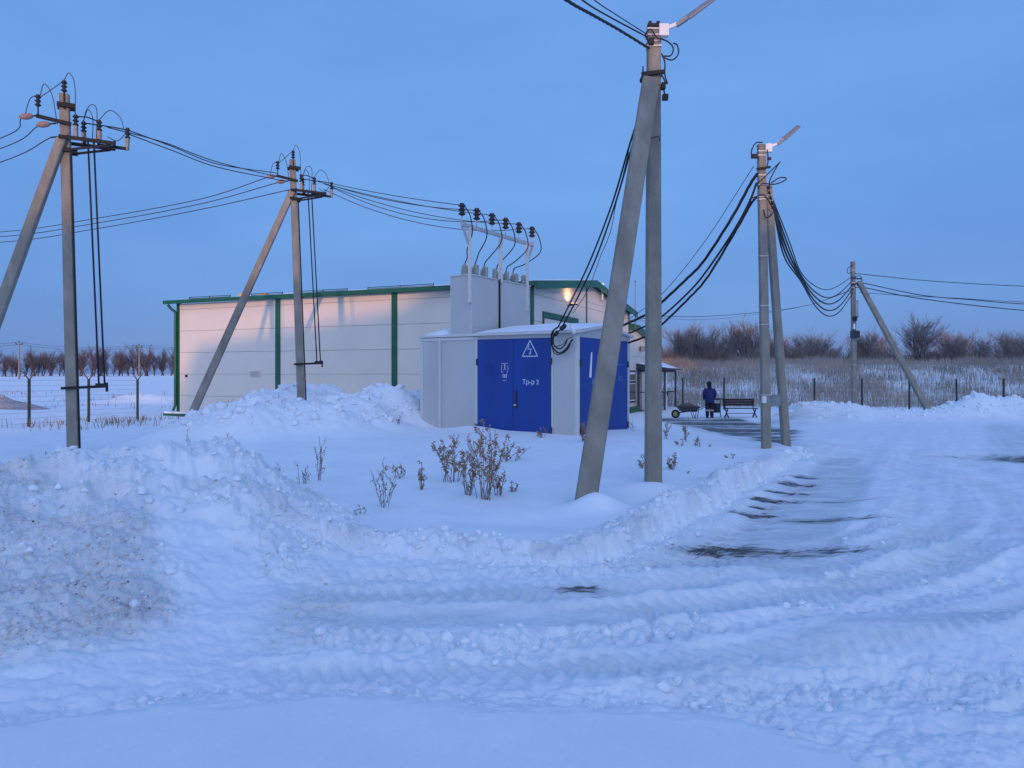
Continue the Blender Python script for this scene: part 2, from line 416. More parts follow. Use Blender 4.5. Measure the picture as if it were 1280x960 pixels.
    h += bank; rough += sst(.05, .3, bank) * .8
    h += 0.16 * sst(36.6, 38.5, y) * sst(7.6, 9, x) * (1 - sst(44, 48, y))     # untouched snow behind the bench
    # ---- pile of snow out in the left field
    fp = bump2(x, y, -24.0, 49.5, 3.0, 2.0, 0, 1.2)
    h += .62 * fp * (1 + .3 * fbm(x, y, 1.2, 3, 75)); rough += fp * .6
    # ---- road surface
    road = sst(0.05, -0.25, sd) * (1 - hm) * (1 - sst(30, 34, y))
    ice = sst(-0.1, 0.25, poly_sd(x, y, ICE) + .15 * fbm(x, y, .7, 3, 81)) * road
    lot = [(5.6, 34.5), (6.2, 31), (6.75, 25.7), (6.6, 21.2), (7.2, 19.4), (8.6, 21.5), (10.2, 25.0), (10.6, 27.0), (10.4, 29.5), (10.6, 32), (11.0, 35.2), (8, 36)]
    sl = poly_sd(x, y, lot) + .35 * fbm(x, y, 1.6, 3, 82)
    stripe = sst(.30, .62, vnoise(x * .22 + 3, y * 1.25 + .12 * x, 83) * .75 + .25 * vnoise(x * .6, y * 3.2, 84))
    asph = (.52 + .60 * stripe) * sst(-0.1, 0.7, sl)
    for (ax, ay, rx, ry, rot, s) in ((0.62, 6.55, .36, .15, -.12, .85), (2.35, 8.12, .66, .36, .03, 1.0), (3.3, 8.0, .85, .32, .05, .76), (4.2, 9.75, .95, .22, .03, .80), (3.3, 10.15, .42, .18, .0, 1.0), (3.55, 10.7, .36, .15, .0, .9), (3.9, 11.3, .55, .20, .0, 1.0), (4.4, 12.05, .50, .19, .0, .95), (4.9, 12.95, .52, .24, .0, .98), (5.35, 13.8, .45, .22, .0, .95), (5.0, 11.2, .8, .16, 0, .62), (11.3, 16.2, 1.3, 1.0, .1, .9), (9.9, 16.6, .9, .35, .1, .5), (10.5, 31.2, 2.6, .7, .0, .6), (10.9, 15.0, .6, .2, 0, .5)):
        asph = np.maximum(asph, s * bump2(x, y, ax, ay, rx, ry, rot, 1.3))
    asph = np.minimum(asph, 1.0) * np.where(sl > -.3, 1, road)
    right = road * (1 - ice) * sst(6.6, 7.6, y + 0 * x)
    h -= 0.025 * ice
    uu = x * .866 - y * .5
    h += right * (0.05 + 0.055 * fbm(uu, y * .06, .5, 3, 85) + 0.03 * fbm(x, y, .45, 4, 86)) * (1 - sst(16, 26, y) * .6) * (1 - np.minimum(1, asph))
    ice = np.maximum(ice, 0.7 * road * sst(15, 18, y) * sst(.45, .62, vnoise(uu * .5, y * .12, 87)))
    # curved tyre ruts
    rr = np.hypot(x + 1, y - 15); an = np.arctan2(y - 15, x + 1)
    rw = rr + .05 * fbm(x, y, 1.9, 2, 91)
    flat_ = 1 - .92 * np.clip(asph * 1.3, 0, 1)
    tm = flat_ * road * sst(-2.2, -1.0, x) * sst(4.35, 4.9, y) * (1 - sst(10.9, 11.4, rr)) * sst(7.5, 7.9, rr) * (1 - .5 * sst(4, 7, x))
    nearr = flat_ * road * sst(4.0, 4.6, y) * (1 - sst(8.0, 10.0, y)) * (1 - ice * .8)
    gt = sum(np.exp(-((rw - r0) / w) ** 4) for r0, w in ((8.62, .25), (9.22, .25), (10.35, .23)))
    keep_ = 1 - .85 * np.clip(gt, 0, 1) * tm
    ice = np.maximum(ice, .55 * np.clip(gt, 0, 1) * tm)
    h += nearr * keep_ * (.04 * fbm(x, y, .9, 4, 92) + .024 * fbm(x, y, .22, 4, 93))
    h += nearr * .035 * fbm(rr + .05 * fbm(x, y, .8, 2, 99), an * 2.2, .42, 3, 98)
    for (r0, w, d) in ((8.0, .16, .02), (8.62, .24, .032), (9.22, .24, .036), (9.78, .16, .018), (10.35, .22, .034)):
        q = (rw - r0) / w
        g = np.exp(-q ** 4)
        brk = .45 + .55 * sst(.25, .55, vnoise(an * 5 + r0 * 7, rr * .3, 94))
        h += tm * brk * (-d * g + d * .6 * (np.exp(-((np.abs(q) - 1.35) / .3) ** 2)) * (.5 + vnoise(x * 5, y * 5, 97)))
        ch = np.tanh(1.8 * np.sin(2 * PI * (an * r0 / .14 + np.abs(q) * .6))) * sst(.2, .5, vnoise(an * 6 + r0 * 3, rr, 95))
        h += tm * g * .021 * ch
    # road-side tread marks along the plough line
    dl = line_d(x, y, [(0.8, 7.05), (1.9, 7.75), (3.0, 9.3), (5.2, 13.0)])
    g = np.exp(-(dl / .2) ** 4) * road
    h += g * (-.03 + .034 * np.sin(2 * PI * (x * .5 + y * .87) / .17))
    rough += tm * .10 + nearr * keep_ * (.18 + .36 * sst(.45, .8, vnoise(x * .9, y * 1.6, 140))) + right * .10 * nz
    dirt += road * .07 + tm * .14 * np.clip(fbm(x, y, .8, 4, 96) * 2, 0, 1) + 0.5 * bump2(x, y, -1.55, 6.0, .35, .7) * road + .45 * cr * np.clip(.15 + fbm(x, y, .5, 3, 97) * 2.2, 0, 1)
    # long soft ridge right foreground
    ridge = np.exp(-((y - (5.35 + .12 * (x - 2.3)) + .15 * fbm(x, y, 1.0, 3, 101)) / .34) ** 2) * sst(1.5, 2.5, x) * road
    h += .12 * ridge
    # untouched bulge at the very front
    ye = np.interp(x, [-6, -2.75, -1.9, -.96, 0, 1.08, 1.6, 1.85, 2.6, 5], [3.6, 4.0, 4.25, 4.3, 4.2, 4.15, 3.7, 3.3, 2.6, 2.4]) + .10 * fbm(x, y, .5, 3, 111) + .06 * fbm(x, y, .17, 2, 112)
    e = y - ye
    bl = sst(.10, -.22, e)
    h += .085 * bl * (1 + .25 * fbm(x, y, 1.2, 2, 113)) + .03 * np.exp(-(e / .12) ** 2) * (x < 1.7)
    edge = np.exp(-((e - .08) / .18) ** 2)
    rough = rough * (1 - bl * .9) + edge * .5
    crumb = sst(.6, 1.6, x) * sst(.0, .25, e) * (1 - sst(4.6, 5.1, y)) 
    rough += crumb * .36
    h += crumb * .045 * fbm(x, y, .5, 3, 114)
    rough = np.clip(rough, 0, 1) * nz
    if fine:
        r2 = rough ** 2
        nf = (far < 15)
        bil = 1 - np.abs(fbm(x, y, .30, 3, 131)) * 2.2; bil2 = 1 - np.abs(fbm(x, y, .12, 3, 133)) * 2.2
        wx = x + .05 * fbm(x, y, .12, 2, 135); wy = y + .05 * fbm(x, y, .12, 2, 136)
        cl = .05 * clods(wx, wy, .44, 7, .3) + .055 * clods(wx + 3, wy, .2, 17, .4) * (1 - lowleft * .6)
        h += r2 * cl * np.where(nf, .9 + 1.1 * hm * (1 - lowleft), 1.5) + rough * .04 * clods(wx, wy + 5, .095, 27, .5) * nf
        h -= np.clip(rough * 1.3, 0, 1) * nf * (.050 * np.clip(bil, 0, 1) ** 2 * (1 - lowleft * .6) + .022 * np.clip(bil2, 0, 1) ** 2)
        h += np.clip(rough * 1.4, 0, 1) * .022 * fbm(x, y, .08, 3, 123) * nf
        h += rough * .035 * fbm(x, y, .25, 4, 121)
        h += nz * .008 * fbm(x, y, .5, 3, 122) * (1 - ice)
    return h, np.clip(dirt, 0, 1) * (far < 60), np.clip(asph, 0, 1), np.clip(ice, 0, 1), rough

def gz(x, y):
    return float(terrain(np.array([float(x)]), np.array([float(y)]), False)[0][0])

def build_ground():
    th = np.concatenate([np.linspace(-180, -62, 30, endpoint=False), np.linspace(-62, -39, 70, endpoint=False), np.linspace(-39, 39, 900), np.linspace(39, 62, 71)[1:], np.linspace(62, 180, 31)[1:-1]])
    th = np.radians(th); n = len(th)
    rs = [0.25, .6, 1.0, 1.5, 2, 2.4, 2.7, 2.95]; r = 3.1
    while r < 6000:
        rs.append(r)
        if r < 28: dr = min(max(r * r / 1500, .009), .062)
        elif r < 46: dr = .15
        elif r < 75: dr = .5
        else: dr = r * .035
        r += dr
    rs = np.array(rs); m = len(rs)
    RR, TT = np.meshgrid(rs, th, indexing='ij')
    X = RR * np.sin(TT); Y = RR * np.cos(TT)
    h, d, a, i, ro = terrain(X.ravel(), Y.ravel())
    co = np.stack([X.ravel(), Y.ravel(), h], 1)
    c0 = np.array([[0, 0, h[:n].mean()]]); co = np.concatenate([co, c0]).astype(np.float32)
    I, J = np.meshgrid(np.arange(m - 1), np.arange(n), indexing='ij'); J2 = (J + 1) % n
    q = np.stack([I * n + J, (I + 1) * n + J, (I + 1) * n + J2, I * n + J2], -1).reshape(-1, 4)[:, ::-1]
    tri = np.stack([np.full(n, m * n), np.arange(n), (np.arange(n) + 1) % n], 1)[:, ::-1]
    me = bpy.data.meshes.new('snowy_ground')
    nv = len(co); nq = len(q); nt_ = len(tri)
    me.vertices.add(nv); me.vertices.foreach_set('co', co.ravel())
    me.loops.add(nq * 4 + nt_ * 3); me.loops.foreach_set('vertex_index', np.concatenate([q.ravel(), tri.ravel()]).astype(np.int32))
    me.polygons.add(nq + nt_)
    me.polygons.foreach_set('loop_start', np.concatenate([np.arange(nq) * 4, nq * 4 + np.arange(nt_) * 3]).astype(np.int32))
    me.polygons.foreach_set('use_smooth', np.ones(nq + nt_, bool))
    me.update(calc_edges=True)
    for nm, arr in (('dirt', d), ('asphalt', a), ('ice', i), ('rough', ro)):
        at = me.attributes.new(nm, 'FLOAT', 'POINT'); at.data.foreach_set('value', np.append(arr, 0).astype(np.float32))
    me.materials.append(M['ground'])
    o = bpy.data.objects.new('snowy_ground', me); COL.objects.link(o); o['kind'] = 'structure'
    nz_ = me.polygons[len(me.polygons) // 2].normal.z
    if nz_ < 0: me.flip_normals()
build_ground()

# ------------------------------------------------------------------ poles
def concrete_shaft(mb, p0, p1, w0, h0, w1, h1, up):
    mb.beam(p0, p1, w0, h0, w1, h1, up, cham=0.22)

def insulator(mb, base, h=0.25, r=0.055, axis=(0, 0, 1), sheds=3):
    prof = [(r * .55, 0)]
    for i in range(sheds):
        a = h * (i / sheds); b = h / sheds
        prof += [(r * .62, a + b * .05), (r * 1.15, a + b * .30), (r * 1.1, a + b * .42), (r * .6, a + b * .75)]
    prof += [(r * .75, h * .94), (r * .5, h)]
    mb.lathe(base, prof, 10, axis)

def band(mb, c, w, d, h=.03):
    mb.box(c, (w, d, h))

def hv_pole(base, top, foot, label, yaw, Yd):
    base, top, foot = Vector(base), Vector(top), Vector(foot)
    t = thing('power_pole', base, label, 'power pole', 'concrete high voltage poles with switches')
    ax = Vector((math.cos(yaw), math.sin(yaw), 0)); ay = Vector((-math.sin(yaw), math.cos(yaw), 0))
    dirn = (top - base).normalized()
    def L(u, w, z): return top + ax * u + ay * w + dirn * z
    m = MB(); concrete_shaft(m, base - dirn * .6, top, .235, .19, .18, .16, (.35, -1, 0)); m.build('shaft', M['concrete'], t)
    st = L(-.06, -.12, -1.0)
    m = MB(); d = (st - foot).normalized(); concrete_shaft(m, foot - d * .7, st, .24, .19, .19, .16, (.2, -1, .1)); m.build('strut', M['concrete'], t)
    m = MB(); m.beam(L(0, -.1, -.34), L(0, -.1, .02), .025, .025); m.beam(L(-.14, -.12, -.26), L(.2, -.12, -.26), .07, .09); m.beam(L(-.14, .1, -.26), L(.2, .1, -.26), .05, .09)
    m.build('top_clamp', M['steel_black'], t)
    def ins(u, w, z, name='insulator'):
        m = MB(); insulator(m, L(u, w, z)); return m.build(name, M['insulator'], t)
    ins(0, -.1, .02)
    m = MB(); m.beam(L(.12, -.12, -.66), L(-.52, -.12, -.58), .06, .07); m.tube([L(-.48, -.12, -.57), L(-.48, -.12, -.36)], .014); m.build('side_arm', M['steel_black'], t)
    ins(-.48, -.12, -.38)
    fr = MB()
    for w in (-.24, .24):
        fr.beam(L(-.12, w, -.98), L(.95, w, -.98), .05, .07)
    for u in (.05, .35, .62, .93): fr.beam(L(u, -.24, -.95), L(u, .24, -.95), .05, .05)
    fr.beam(L(.6, 0, -1.0), L(1.2, 0, -1.0), .06, .06)
    fr.beam(L(.1, -.2, -1.22), L(.85, -.2, -1.02), .045, .045); fr.beam(L(.1, .2, -1.22), L(.85, .2, -1.02), .045, .045)
    fr.beam(L(-.15, -.13, -1.22), L(.22, -.13, -1.22), .08, .08); fr.beam(L(-.15, .13, -1.22), L(.22, .13, -1.22), .08, .08)
    fr.build('switch_frame', M['steel_black'], t)
    spots = [(.2, -.2), (.34, .2), (.64, -.05)]
    for u, w in spots:
        m = MB(); m.beam(L(u, w, -.95), L(u, w, -.70), .07, .07); m.build('bracket', M['bracket_tan'], t)
        ins(u, w, -.71)
    m = MB(); m.beam(L(1.17, 0, -1.03), L(1.19, 0, -.76), .07, .07); m.build('bracket', M['bracket_tan'], t)
    ins(1.19, 0, -.78)
    m = MB(); 
    m.tube([L(.2, -.2, -.5), L(.42, 0, -.42), L(.64, -.05, -.5)], .014); m.tube([L(.34, .2, -.5), L(.9, .1, -.53), L(1.19, 0, -.58)], .014)
    m.build('switch_blade', M['steel_black'], t)
    for u in (.42, .53):
        m = MB(); m.tube([L(u, -.1, -.9), L(u + .09, -.1, -6.3)], .019, 6); m.build('drive_rod', M['steel_black'], t)
    m = MB(); m.beam(L(-.2, -.13, -6.32), L(.68, -.13, -6.28), .05, .06); m.beam(L(.44, -.13, -6.26), L(.68, -.13, -6.26), .09, .09); m.beam(L(.66, -.13, -6.4), L(.66, -.13, -6.2), .04, .04)
    m.build('drive_bracket', M['steel_black'], t)
    m = MB(); m.tube([L(.1, -.13, -1.3), L(.12, -.14, -7.6)], .022, 6); m.build('earth_conductor', M['steel_black'], t)
    # loops of bare conductor between the insulators
    for pts in ([L(-.72, -.12, -.62), L(-.62, -.12, -.25), L(-.48, -.12, -.14)], [L(-.44, -.12, -.16), L(-.36, -.12, .12), L(-.22, -.12, -.1), L(-.14, -.12, -.7)],
                [L(-.46, -.12, -.2), L(-.25, -.12, 0), L(-.02, -.1, .24)], [L(0, -.1, .26), L(.1, -.12, .44), L(.2, -.15, .2), L(.2, -.2, -.45)],
                [L(.34, .2, -.46), L(.46, .15, -.12), L(.6, .05, -.2), L(.58, .1, -.85)], [L(.64, -.05, -.46), L(.85, 0, -.2), L(1.05, .05, -.3), L(1.12, .02, -.55)],
                [L(.5, .05, -.95), L(.52, .1, -.4), L(.42, .15, -.2), L(.34, .2, -.45)], [L(1.19, 0, -.6), L(1.0, .1, -.82), L(.8, .1, -.76)]):
        m = MB(); m.tube(spline(pts, 6), .009, 5); m.build('jumper_wire', M['wire'], t)
    ends = []
    for (u, z, n) in ((-.66, -.60, 0), (-.36, -.72, 1), (-.16, -.95, 2)):
        a = L(u + .2, -.14, z + .03); b = L(u - .1, -.16, z - .06)
        if n < 2:
            m = MB(); m.lathe(L(u + .08, -.14, z), [(.015, -.02), (.05, .02), (.065, .09), (.065, .15), (.045, .21), (.015, .25)], 10, b - a)
            m.build('tension_insulator', M['poly_ins'], t)
        m = MB(); m.tube([a, b], .016, 6); m.build('tension_clamp', M['steel_black'], t)
        ends.append(b)
    return t, L, ends

p1, L1, e1 = hv_pole(P(92, 566, 16), P(80.5, 118, 16), (-11.75, 15.4, .1), 'concrete pole with strut and switch gear behind the dirty snow heap at left', .5, 16)
p2, L2, e2 = hv_pole(P(377, 522, 23), P(365.5, 200, 23), (-10.35, 23.6, .2), 'concrete pole with strut and switch gear rising from the snow mound before the cream building', .5, 23)

def wire_thing(name, pts, r, label, group, mat='wire', n=6, cat='wire', res=8, tw=0.0):
    m = MB(); q = spline(pts, res)
    if tw:
        for k in range(3):
            mm = []
            for i, p in enumerate(q):
                a = i * .55 + k * 2 * PI / 3
                mm.append(p + Vector((math.cos(a) * tw, math.sin(a) * tw * .3, math.sin(a) * tw)))
            m.tube(mm, r, 5)
    else:
        m.tube(q, r, n)
    root = m.build(name, M[mat]); tag(root, label, cat, group); return root

# wires leaving the leftmost pole to the left
for k, (ex, ey) in enumerate(((0, 173), (0, 186), (0, 203))):
    e = e1[k]
    wire_thing('overhead_wire', [e, P(ex, ey, 16.6), P(-170, ey + 52, 20)], .011, ('uppermost', 'middle', 'lowest')[k] + ' of three thin wires running left from the leftmost pole', 'thin wires left of the leftmost pole')
# between the two switch poles
for k, (s, mid, mid2, e) in enumerate(((L1(1.21, 0, -.58), (215, 183), (272, 205), L2(-.5, -.12, -.5)), (L1(1.21, .02, -.66), (215, 188), (272, 209), L2(-.2, -.12, -.72)), (L1(.8, .1, -.55), (205, 178), (272, 202.5), L2(.1, .1, -.62)))):
    wire_thing('overhead_wire', [s, P(*mid, 18.6), P(*mid2, 20.6), e], .013, ('middle wire of the three strung between the two switch poles', 'lowest wire of the three strung between the two switch poles', 'uppermost wire of the three strung between the two switch poles')[k], 'wires between the two switch poles')
# from the second pole away to the left
for k, (y1, y2) in enumerate(((248, 290), (254, 296), (261, 303))):
    wire_thing('overhead_wire', [e2[k], P(250, y1 + 1, 24.4), P(120, y1 + 25, 26), P(0, y2, 28), P(-190, y2 + 8, 32)], .013, ('uppermost', 'middle', 'lowest')[k] + ' of three thin wires running left behind the leftmost pole', 'thin wires passing behind the leftmost pole')

# ---- low voltage poles
def lamp(t, T, dx, s=1.0):
    """street lamp head: T maps offsets in metres right/away/up of pole top"""
    m = MB(); m.box(T(.15, -.06, -.10), (.16, .12, .2)); m.beam(T(.2, -.06, -.06), T(.42, -.08, .02), .06, .06); m.build('lamp_bracket', M['bracket_white'], t, .01)
    a = T(.36, -.08, -.02); b = T(.36 + dx, -.18, .40 * s)
    d = (b - a).normalized()
    m = MB(); m.beam(a, a + d * .2, .07, .06, .1, .07, (0, 0, 1)); m.beam(a + d * .2, b, .15, .05, .13, .03, (.2, -.7, 1), cham=.6)
    hd = m.build('lamp_head', M['lamp_grey'], t, .01)
    up = Vector((.2, -.7, 1)); s_ = d.cross(up).normalized(); u = s_.cross(d).normalized()
    m = MB(); m.beam(a + d * .24 - u * .03, b - d * .05 - u * .022, .1, .006, .09, .006, up); m.build('lamp_lens', M['lamp_lens'], hd)

def lv_pole(base, top, foot, strut_top, label, faceup, sw, lampdx=None, pw=(.262, .2, .2, .16)):
    base, top, foot, strut_top = Vector(base), Vector(top), Vector(foot), Vector(strut_top)
    t = thing('utility_pole', base, label, 'utility pole', 'concrete poles carrying insulated cables')
    d = (top - base).normalized()
    m = MB(); concrete_shaft(m, base - d * .6, top, *pw, faceup); m.build('shaft', M['concrete'], t)
    d2 = (strut_top - foot).normalized()
    m = MB(); concrete_shaft(m, foot - d2 * .6, strut_top, sw[0], .22, sw[1], .18, (0, -1, .1)); m.build('strut', M['concrete'], t)
    def T(u, w, z): return top + Vector((u, w, 0)) + d * z
    if lampdx: lamp(t, T, lampdx)
    return t, T

fp = Vector((1.02, 10.45, .02))
p3, T3 = lv_pole(P(816.5, 612, 12.2), P(817, 33, 12.2), fp, P(813.5, 100, 12.02), 'nearest concrete lamp pole with a wide leaning strut in front of the blue doors', (.1, -1, 0), (.305, .265), .62)
m = MB(); m.beam(T3(-.22, -.14, -.84), T3(.14, -.14, -.80), .05, .06); m.beam(T3(-.2, -.15, -.92), T3(-.2, -.15, -.72), .02, .02); m.beam(T3(-.2, .13, -.84), T3(.14, .13, -.80), .05, .06)
m.tube([T3(.135, -.14, -.8), T3(.135, .13, -.8)], .012, 5); m.tube([T3(-.2, -.14, -.84), T3(-.2, .13, -.84)], .012, 5); m.build('strut_clamp', M['steel_black'], p3)
m = MB(); m.box(T3(.14, -.1, -1.02), (.06, .1, .1)); m.box(T3(.17, -.1, -1.2), (.09, .08, .09)); m.beam(T3(.14, -.1, -1.02), T3(.17, -.1, -1.2), .02, .02); m.build('cable_clip', M['steel_black'], p3)
for z in (-.07, -.17, -.27, -.35):
    m = MB(); band(m, T3(0, 0, z), .232, .19, .022); m.build('steel_band', M['galv'], p3)
m = MB(); m.box(T3(-.07, 0, .02), (.05, .18, .06)); m.box(T3(.06, 0, .02), (.05, .18, .06)); m.box(T3(0, -.06, -.02), (.2, .1, .05)); m.build('top_cap', M['steel_black'], p3)
for pts in ([T3(-.1, -.1, -.3), T3(-.16, -.14, -.2), T3(-.08, -.16, -.12), T3(.02, -.14, -.24), T3(.1, -.14, -.28)], [T3(.08, -.14, -.26), T3(.22, -.1, -.3), T3(.3, -.1, -.4), T3(.26, -.1, -.52), T3(.13, -.1, -.53)],
            [T3(.1, -.14, -.5), T3(.16, -.12, -.64), T3(.16, -.12, -.84), T3(.2, -.12, -.98), T3(.17, -.12, -.96), T3(.12, -.12, -.86)], [T3(.13, -.1, -.55), T3(.28, -.12, -.6), T3(.38, -.12, -.5), T3(.36, -.12, -.36), T3(.3, -.1, -.32)]):
    m = MB(); m.tube(spline(pts, 7), .012, 6); m.build('cable_loop', M['cable'], p3)
m = MB(); m.tube(spline([T3(-.14, -.12, -1.9), T3(.05, -.14, -1.85), T3(.07, -.14, -1.92)], 4), .008, 5); m.build('hook', M['steel_black'], p3); m = MB(); m.box(T3(-.06, -.12, -.3), (.08, .08, .1)); m.build('cable_clip', M['steel_black'], p3)

p4, T4 = lv_pole(P(958, 571, 18), P(951.5, 181, 18), (6.92, 18.75, -.06), P(959.5, 232, 18.2), 'concrete lamp pole by the road with a grey meter box low on it', (.1, -1, 0), (.185, .165), .5, (.215, .16, .175, .14))
for z in (-.17, -.27, -.75, -.98, -1.27, -1.33, -2.7, -3.9, -4.35, -6.05):
    m = MB(); band(m, T4(0, 0, z), .195 - z * .005, .165 - z * .003, .022); m.build('steel_band', M['galv'], p4)
m = MB(); m.beam(T4(-.16, -.12, -.62), T4(.17, -.12, -.57), .05, .05); m.build('strut_clamp', M['steel_black'], p4)
m = MB(); m.box(T4(-.2, -.08, -.3), (.14, .06, .1)); m.build('cable_clip', M['steel_black'], p4); m = MB(); m.box(T4(.16, -.08, -.36), (.08, .06, .06)); m.build('cable_clip', M['steel_black'], p4)
for pts in ([T4(0, -.1, .03), T4(-.18, -.12, 0), T4(-.28, -.12, -.2), T4(-.24, -.12, -.34), T4(-.1, -.12, -.36)], [T4(.1, -.12, -.15), T4(.12, -.12, -.4), T4(.08, -.12, -.6)],
            [T4(-.16, -.13, -.98), T4(.06, -.15, -.78), T4(.4, -.1, -.46), T4(.36, -.08, -.52), T4(.2, 0, -.85), T4(.18, 0, -1.1)],
            [T4(-.14, -.14, -1.1), T4(-.04, -.16, -.98), T4(.26, -.1, -.98), T4(.5, -.1, -.9), T4(.56, -.08, -.83), T4(.4, -.08, -.82), T4(.2, -.08, -.94)],
            [T4(-.35, -.12, -1.35), T4(-.18, -.13, -1.28), T4(0, -.15, -1.25), T4(.16, -.1, -1.45), T4(.28, 0, -1.58)], [T4(-.02, -.15, -1.6), T4(.02, -.16, -1.78), T4(.14, -.13, -1.76), T4(.28, 0, -1.6)]):
    m = MB(); m.tube(spline(pts, 7), .015, 6); m.build('cable_loop', M['cable'], p4)
mbx = MB(); c = P(968, 500.5, 18.3); mbx.box(c, (.24, .2, .26)); mbx.box(c + Vector((0, 0, .13)), (.27, .23, .02)); mo = mbx.build('meter_box', M['box_grey'], p4, .008)
m = MB(); m.box(P(955, 499.5, 17.83), (.09, .1, .16)); m.build('breaker_box', M['bracket_white'], p4, .008)

p5, T5 = lv_pole(P(1068, 512, 38.3), P(1066, 327, 38.3), (19.85, 35.2, -.1), P(1073.5, 352, 38.2), 'farthest concrete pole with strut and black boxes, standing behind the snow bank', (.1, -1, 0), (.28, .24))
for z in (-.45, -.85, -1.1, -1.35, -5.3):
    m = MB(); band(m, T5(0, 0, z), .24, .2, .03); m.build('steel_band', M['galv'], p5)
m = MB(); m.box(T5(.0, -.16, -3.75), (.42, .2, .36)); m.build('switch_box', M['bin_dark'], p5, .01)
m = MB(); m.box(T5(.0, -.14, -2.95), (.2, .14, .22)); m.build('junction_box', M['steel_black'], p5, .01)
m = MB(); m.lathe(T5(-.04, -.16, -3.5), [(.06, 0), (.075, .05), (.05, .12), (.05, .3)], 10); m.build('porcelain_fuse', M['pvc_white'], p5)
m = MB(); m.tube([T5(.17, -.1, -2.0), T5(.17, -.1, -2.9)], .05, 8); m.build('conduit', M['galv'], p5)
m = MB(); m.box(T5(.28, -.1, -1.2), (.22, .12, .12)); m.beam(T5(-.12, -.1, -.85), T5(.4, -.05, -.9), .06, .06); m.beam(T5(-.12, -.1, -1.2), T5(.45, -.05, -1.1), .06, .06); m.build('cable_bracket', M['steel_black'], p5)
m = MB(); m.tube(spline([T5(-.03, -.1, -.2), T5(-.3, -.12, -.35), T5(-.34, -.12, -.6), T5(-.1, -.12, -.58)], 6), .018, 5); m.tube(spline([T5(.05, -.1, -.8), T5(.3, -.12, -.75), T5(.42, -.1, -1.0), T5(.3, -.1, -1.3), T5(.05, -.12, -1.35)], 6), .02, 5); m.build('cable_loop', M['cable'], p5)

# cables from the nearest pole, up and out of the picture
for k, (pts, r, lb) in enumerate((([T3(-.1, -.1, -.4), P(774, 37.6, 10.9), P(741, 19, 9.9), P(707.7, 0, 9.0), (.02, 7.6, 6.12), (-.75, 6.0, 5.85), (-1.8, 3.9, 5.7), (-4.6, -2, 6.2)], .013, 'thick twisted cable, lowest of those coming down to the nearest pole top'),
                                  ([T3(-.12, -.1, -.22), P(760, 20, 10.9), P(728, 0, 9.6), (.25, 8.1, 6.42), (-.5, 6.4, 6.15), (-1.5, 4.2, 6.0), (-4.4, -2, 6.5)], .012, 'black cable, middle one of those coming down to the nearest pole top'),
                                  ([T3(-.12, -.1, -.18), P(768, 17, 10.8), P(743, 0, 9.8), (.5, 8.6, 6.62), (-.3, 6.8, 6.35), (-1.3, 4.5, 6.2), (-4.2, -2, 6.8)], .008, 'thin cable, uppermost of those coming down to the nearest pole top'))):
    wire_thing('power_cable', pts, r, lb, 'cables above the nearest pole', 'cable', cat='cable', tw=.012 if k == 0 else 0, res=24 if k == 0 else 8)

# nearest pole down to the kiosk corner
for k, (pts, r, lb) in enumerate((([P(697, 410, 19), P(716, 372, 18.2), P(738, 325, 17.1), P(765, 255, 15.4), P(788, 178, 13.6), P(808, 118, 12.35)], .021, 'thick black cable from the kiosk corner up behind the leaning strut'),
                                  ([P(701, 412, 19), P(722, 372, 18.2), P(744, 325, 17.1), P(768, 258, 15.4), P(791, 180, 13.6), P(810, 120, 12.35)], .021, 'second thick black cable beside the one climbing from the kiosk corner'),
                                  ([P(716, 392, 18.8), P(735, 362, 18.2), P(750, 322, 17.2), P(763, 290, 16.2), P(770, 255, 15.4), P(786, 190, 13.8)], .008, 'thin loose cable hanging nearest the leaning strut above the kiosk'))):
    wire_thing('power_cable', pts, r, lb, 'cables between the nearest pole and the kiosk', 'cable', cat='cable')
# kiosk to lamp pole at the road
for k, (pts, r, lb) in enumerate((([P(786, 399, 21.9), P(827, 368, 21.0), P(880, 303, 19.6), P(942, 208, 18.1)], .008, 'thin single cable, uppermost from the kiosk to the pole by the road'),
                                  ([P(776, 408, 21.7), P(808, 393, 21.4), P(827, 378, 21), P(858, 349, 20.3), P(880, 326, 19.7), P(915, 272, 18.8), P(938, 230, 18.2), P(947, 217, 18)], .027, 'thick cable bundle, upper one from the kiosk to the pole by the road'),
                                  ([P(781, 419, 21.8), P(808, 407, 21.4), P(827, 396, 21), P(858, 368, 20.3), P(880, 343, 19.7), P(915, 292, 18.8), P(936, 254, 18.2), P(946, 228, 18)], .026, 'thick cable bundle, middle one from the kiosk to the pole by the road'),
                                  ([P(784, 429, 21.8), P(808, 420, 21.4), P(827, 406, 21), P(860, 374, 20.3), P(884, 347, 19.6), P(920, 288, 18.8), P(938, 256, 18.3), P(945, 247, 18)], .02, 'cable bundle, lowest one from the kiosk to the pole by the road'))):
    wire_thing('power_cable', pts, r, lb, 'cables from the kiosk to the pole by the road', 'cable', cat='cable', tw=.014 if k in (1, 3) else 0, res=10)
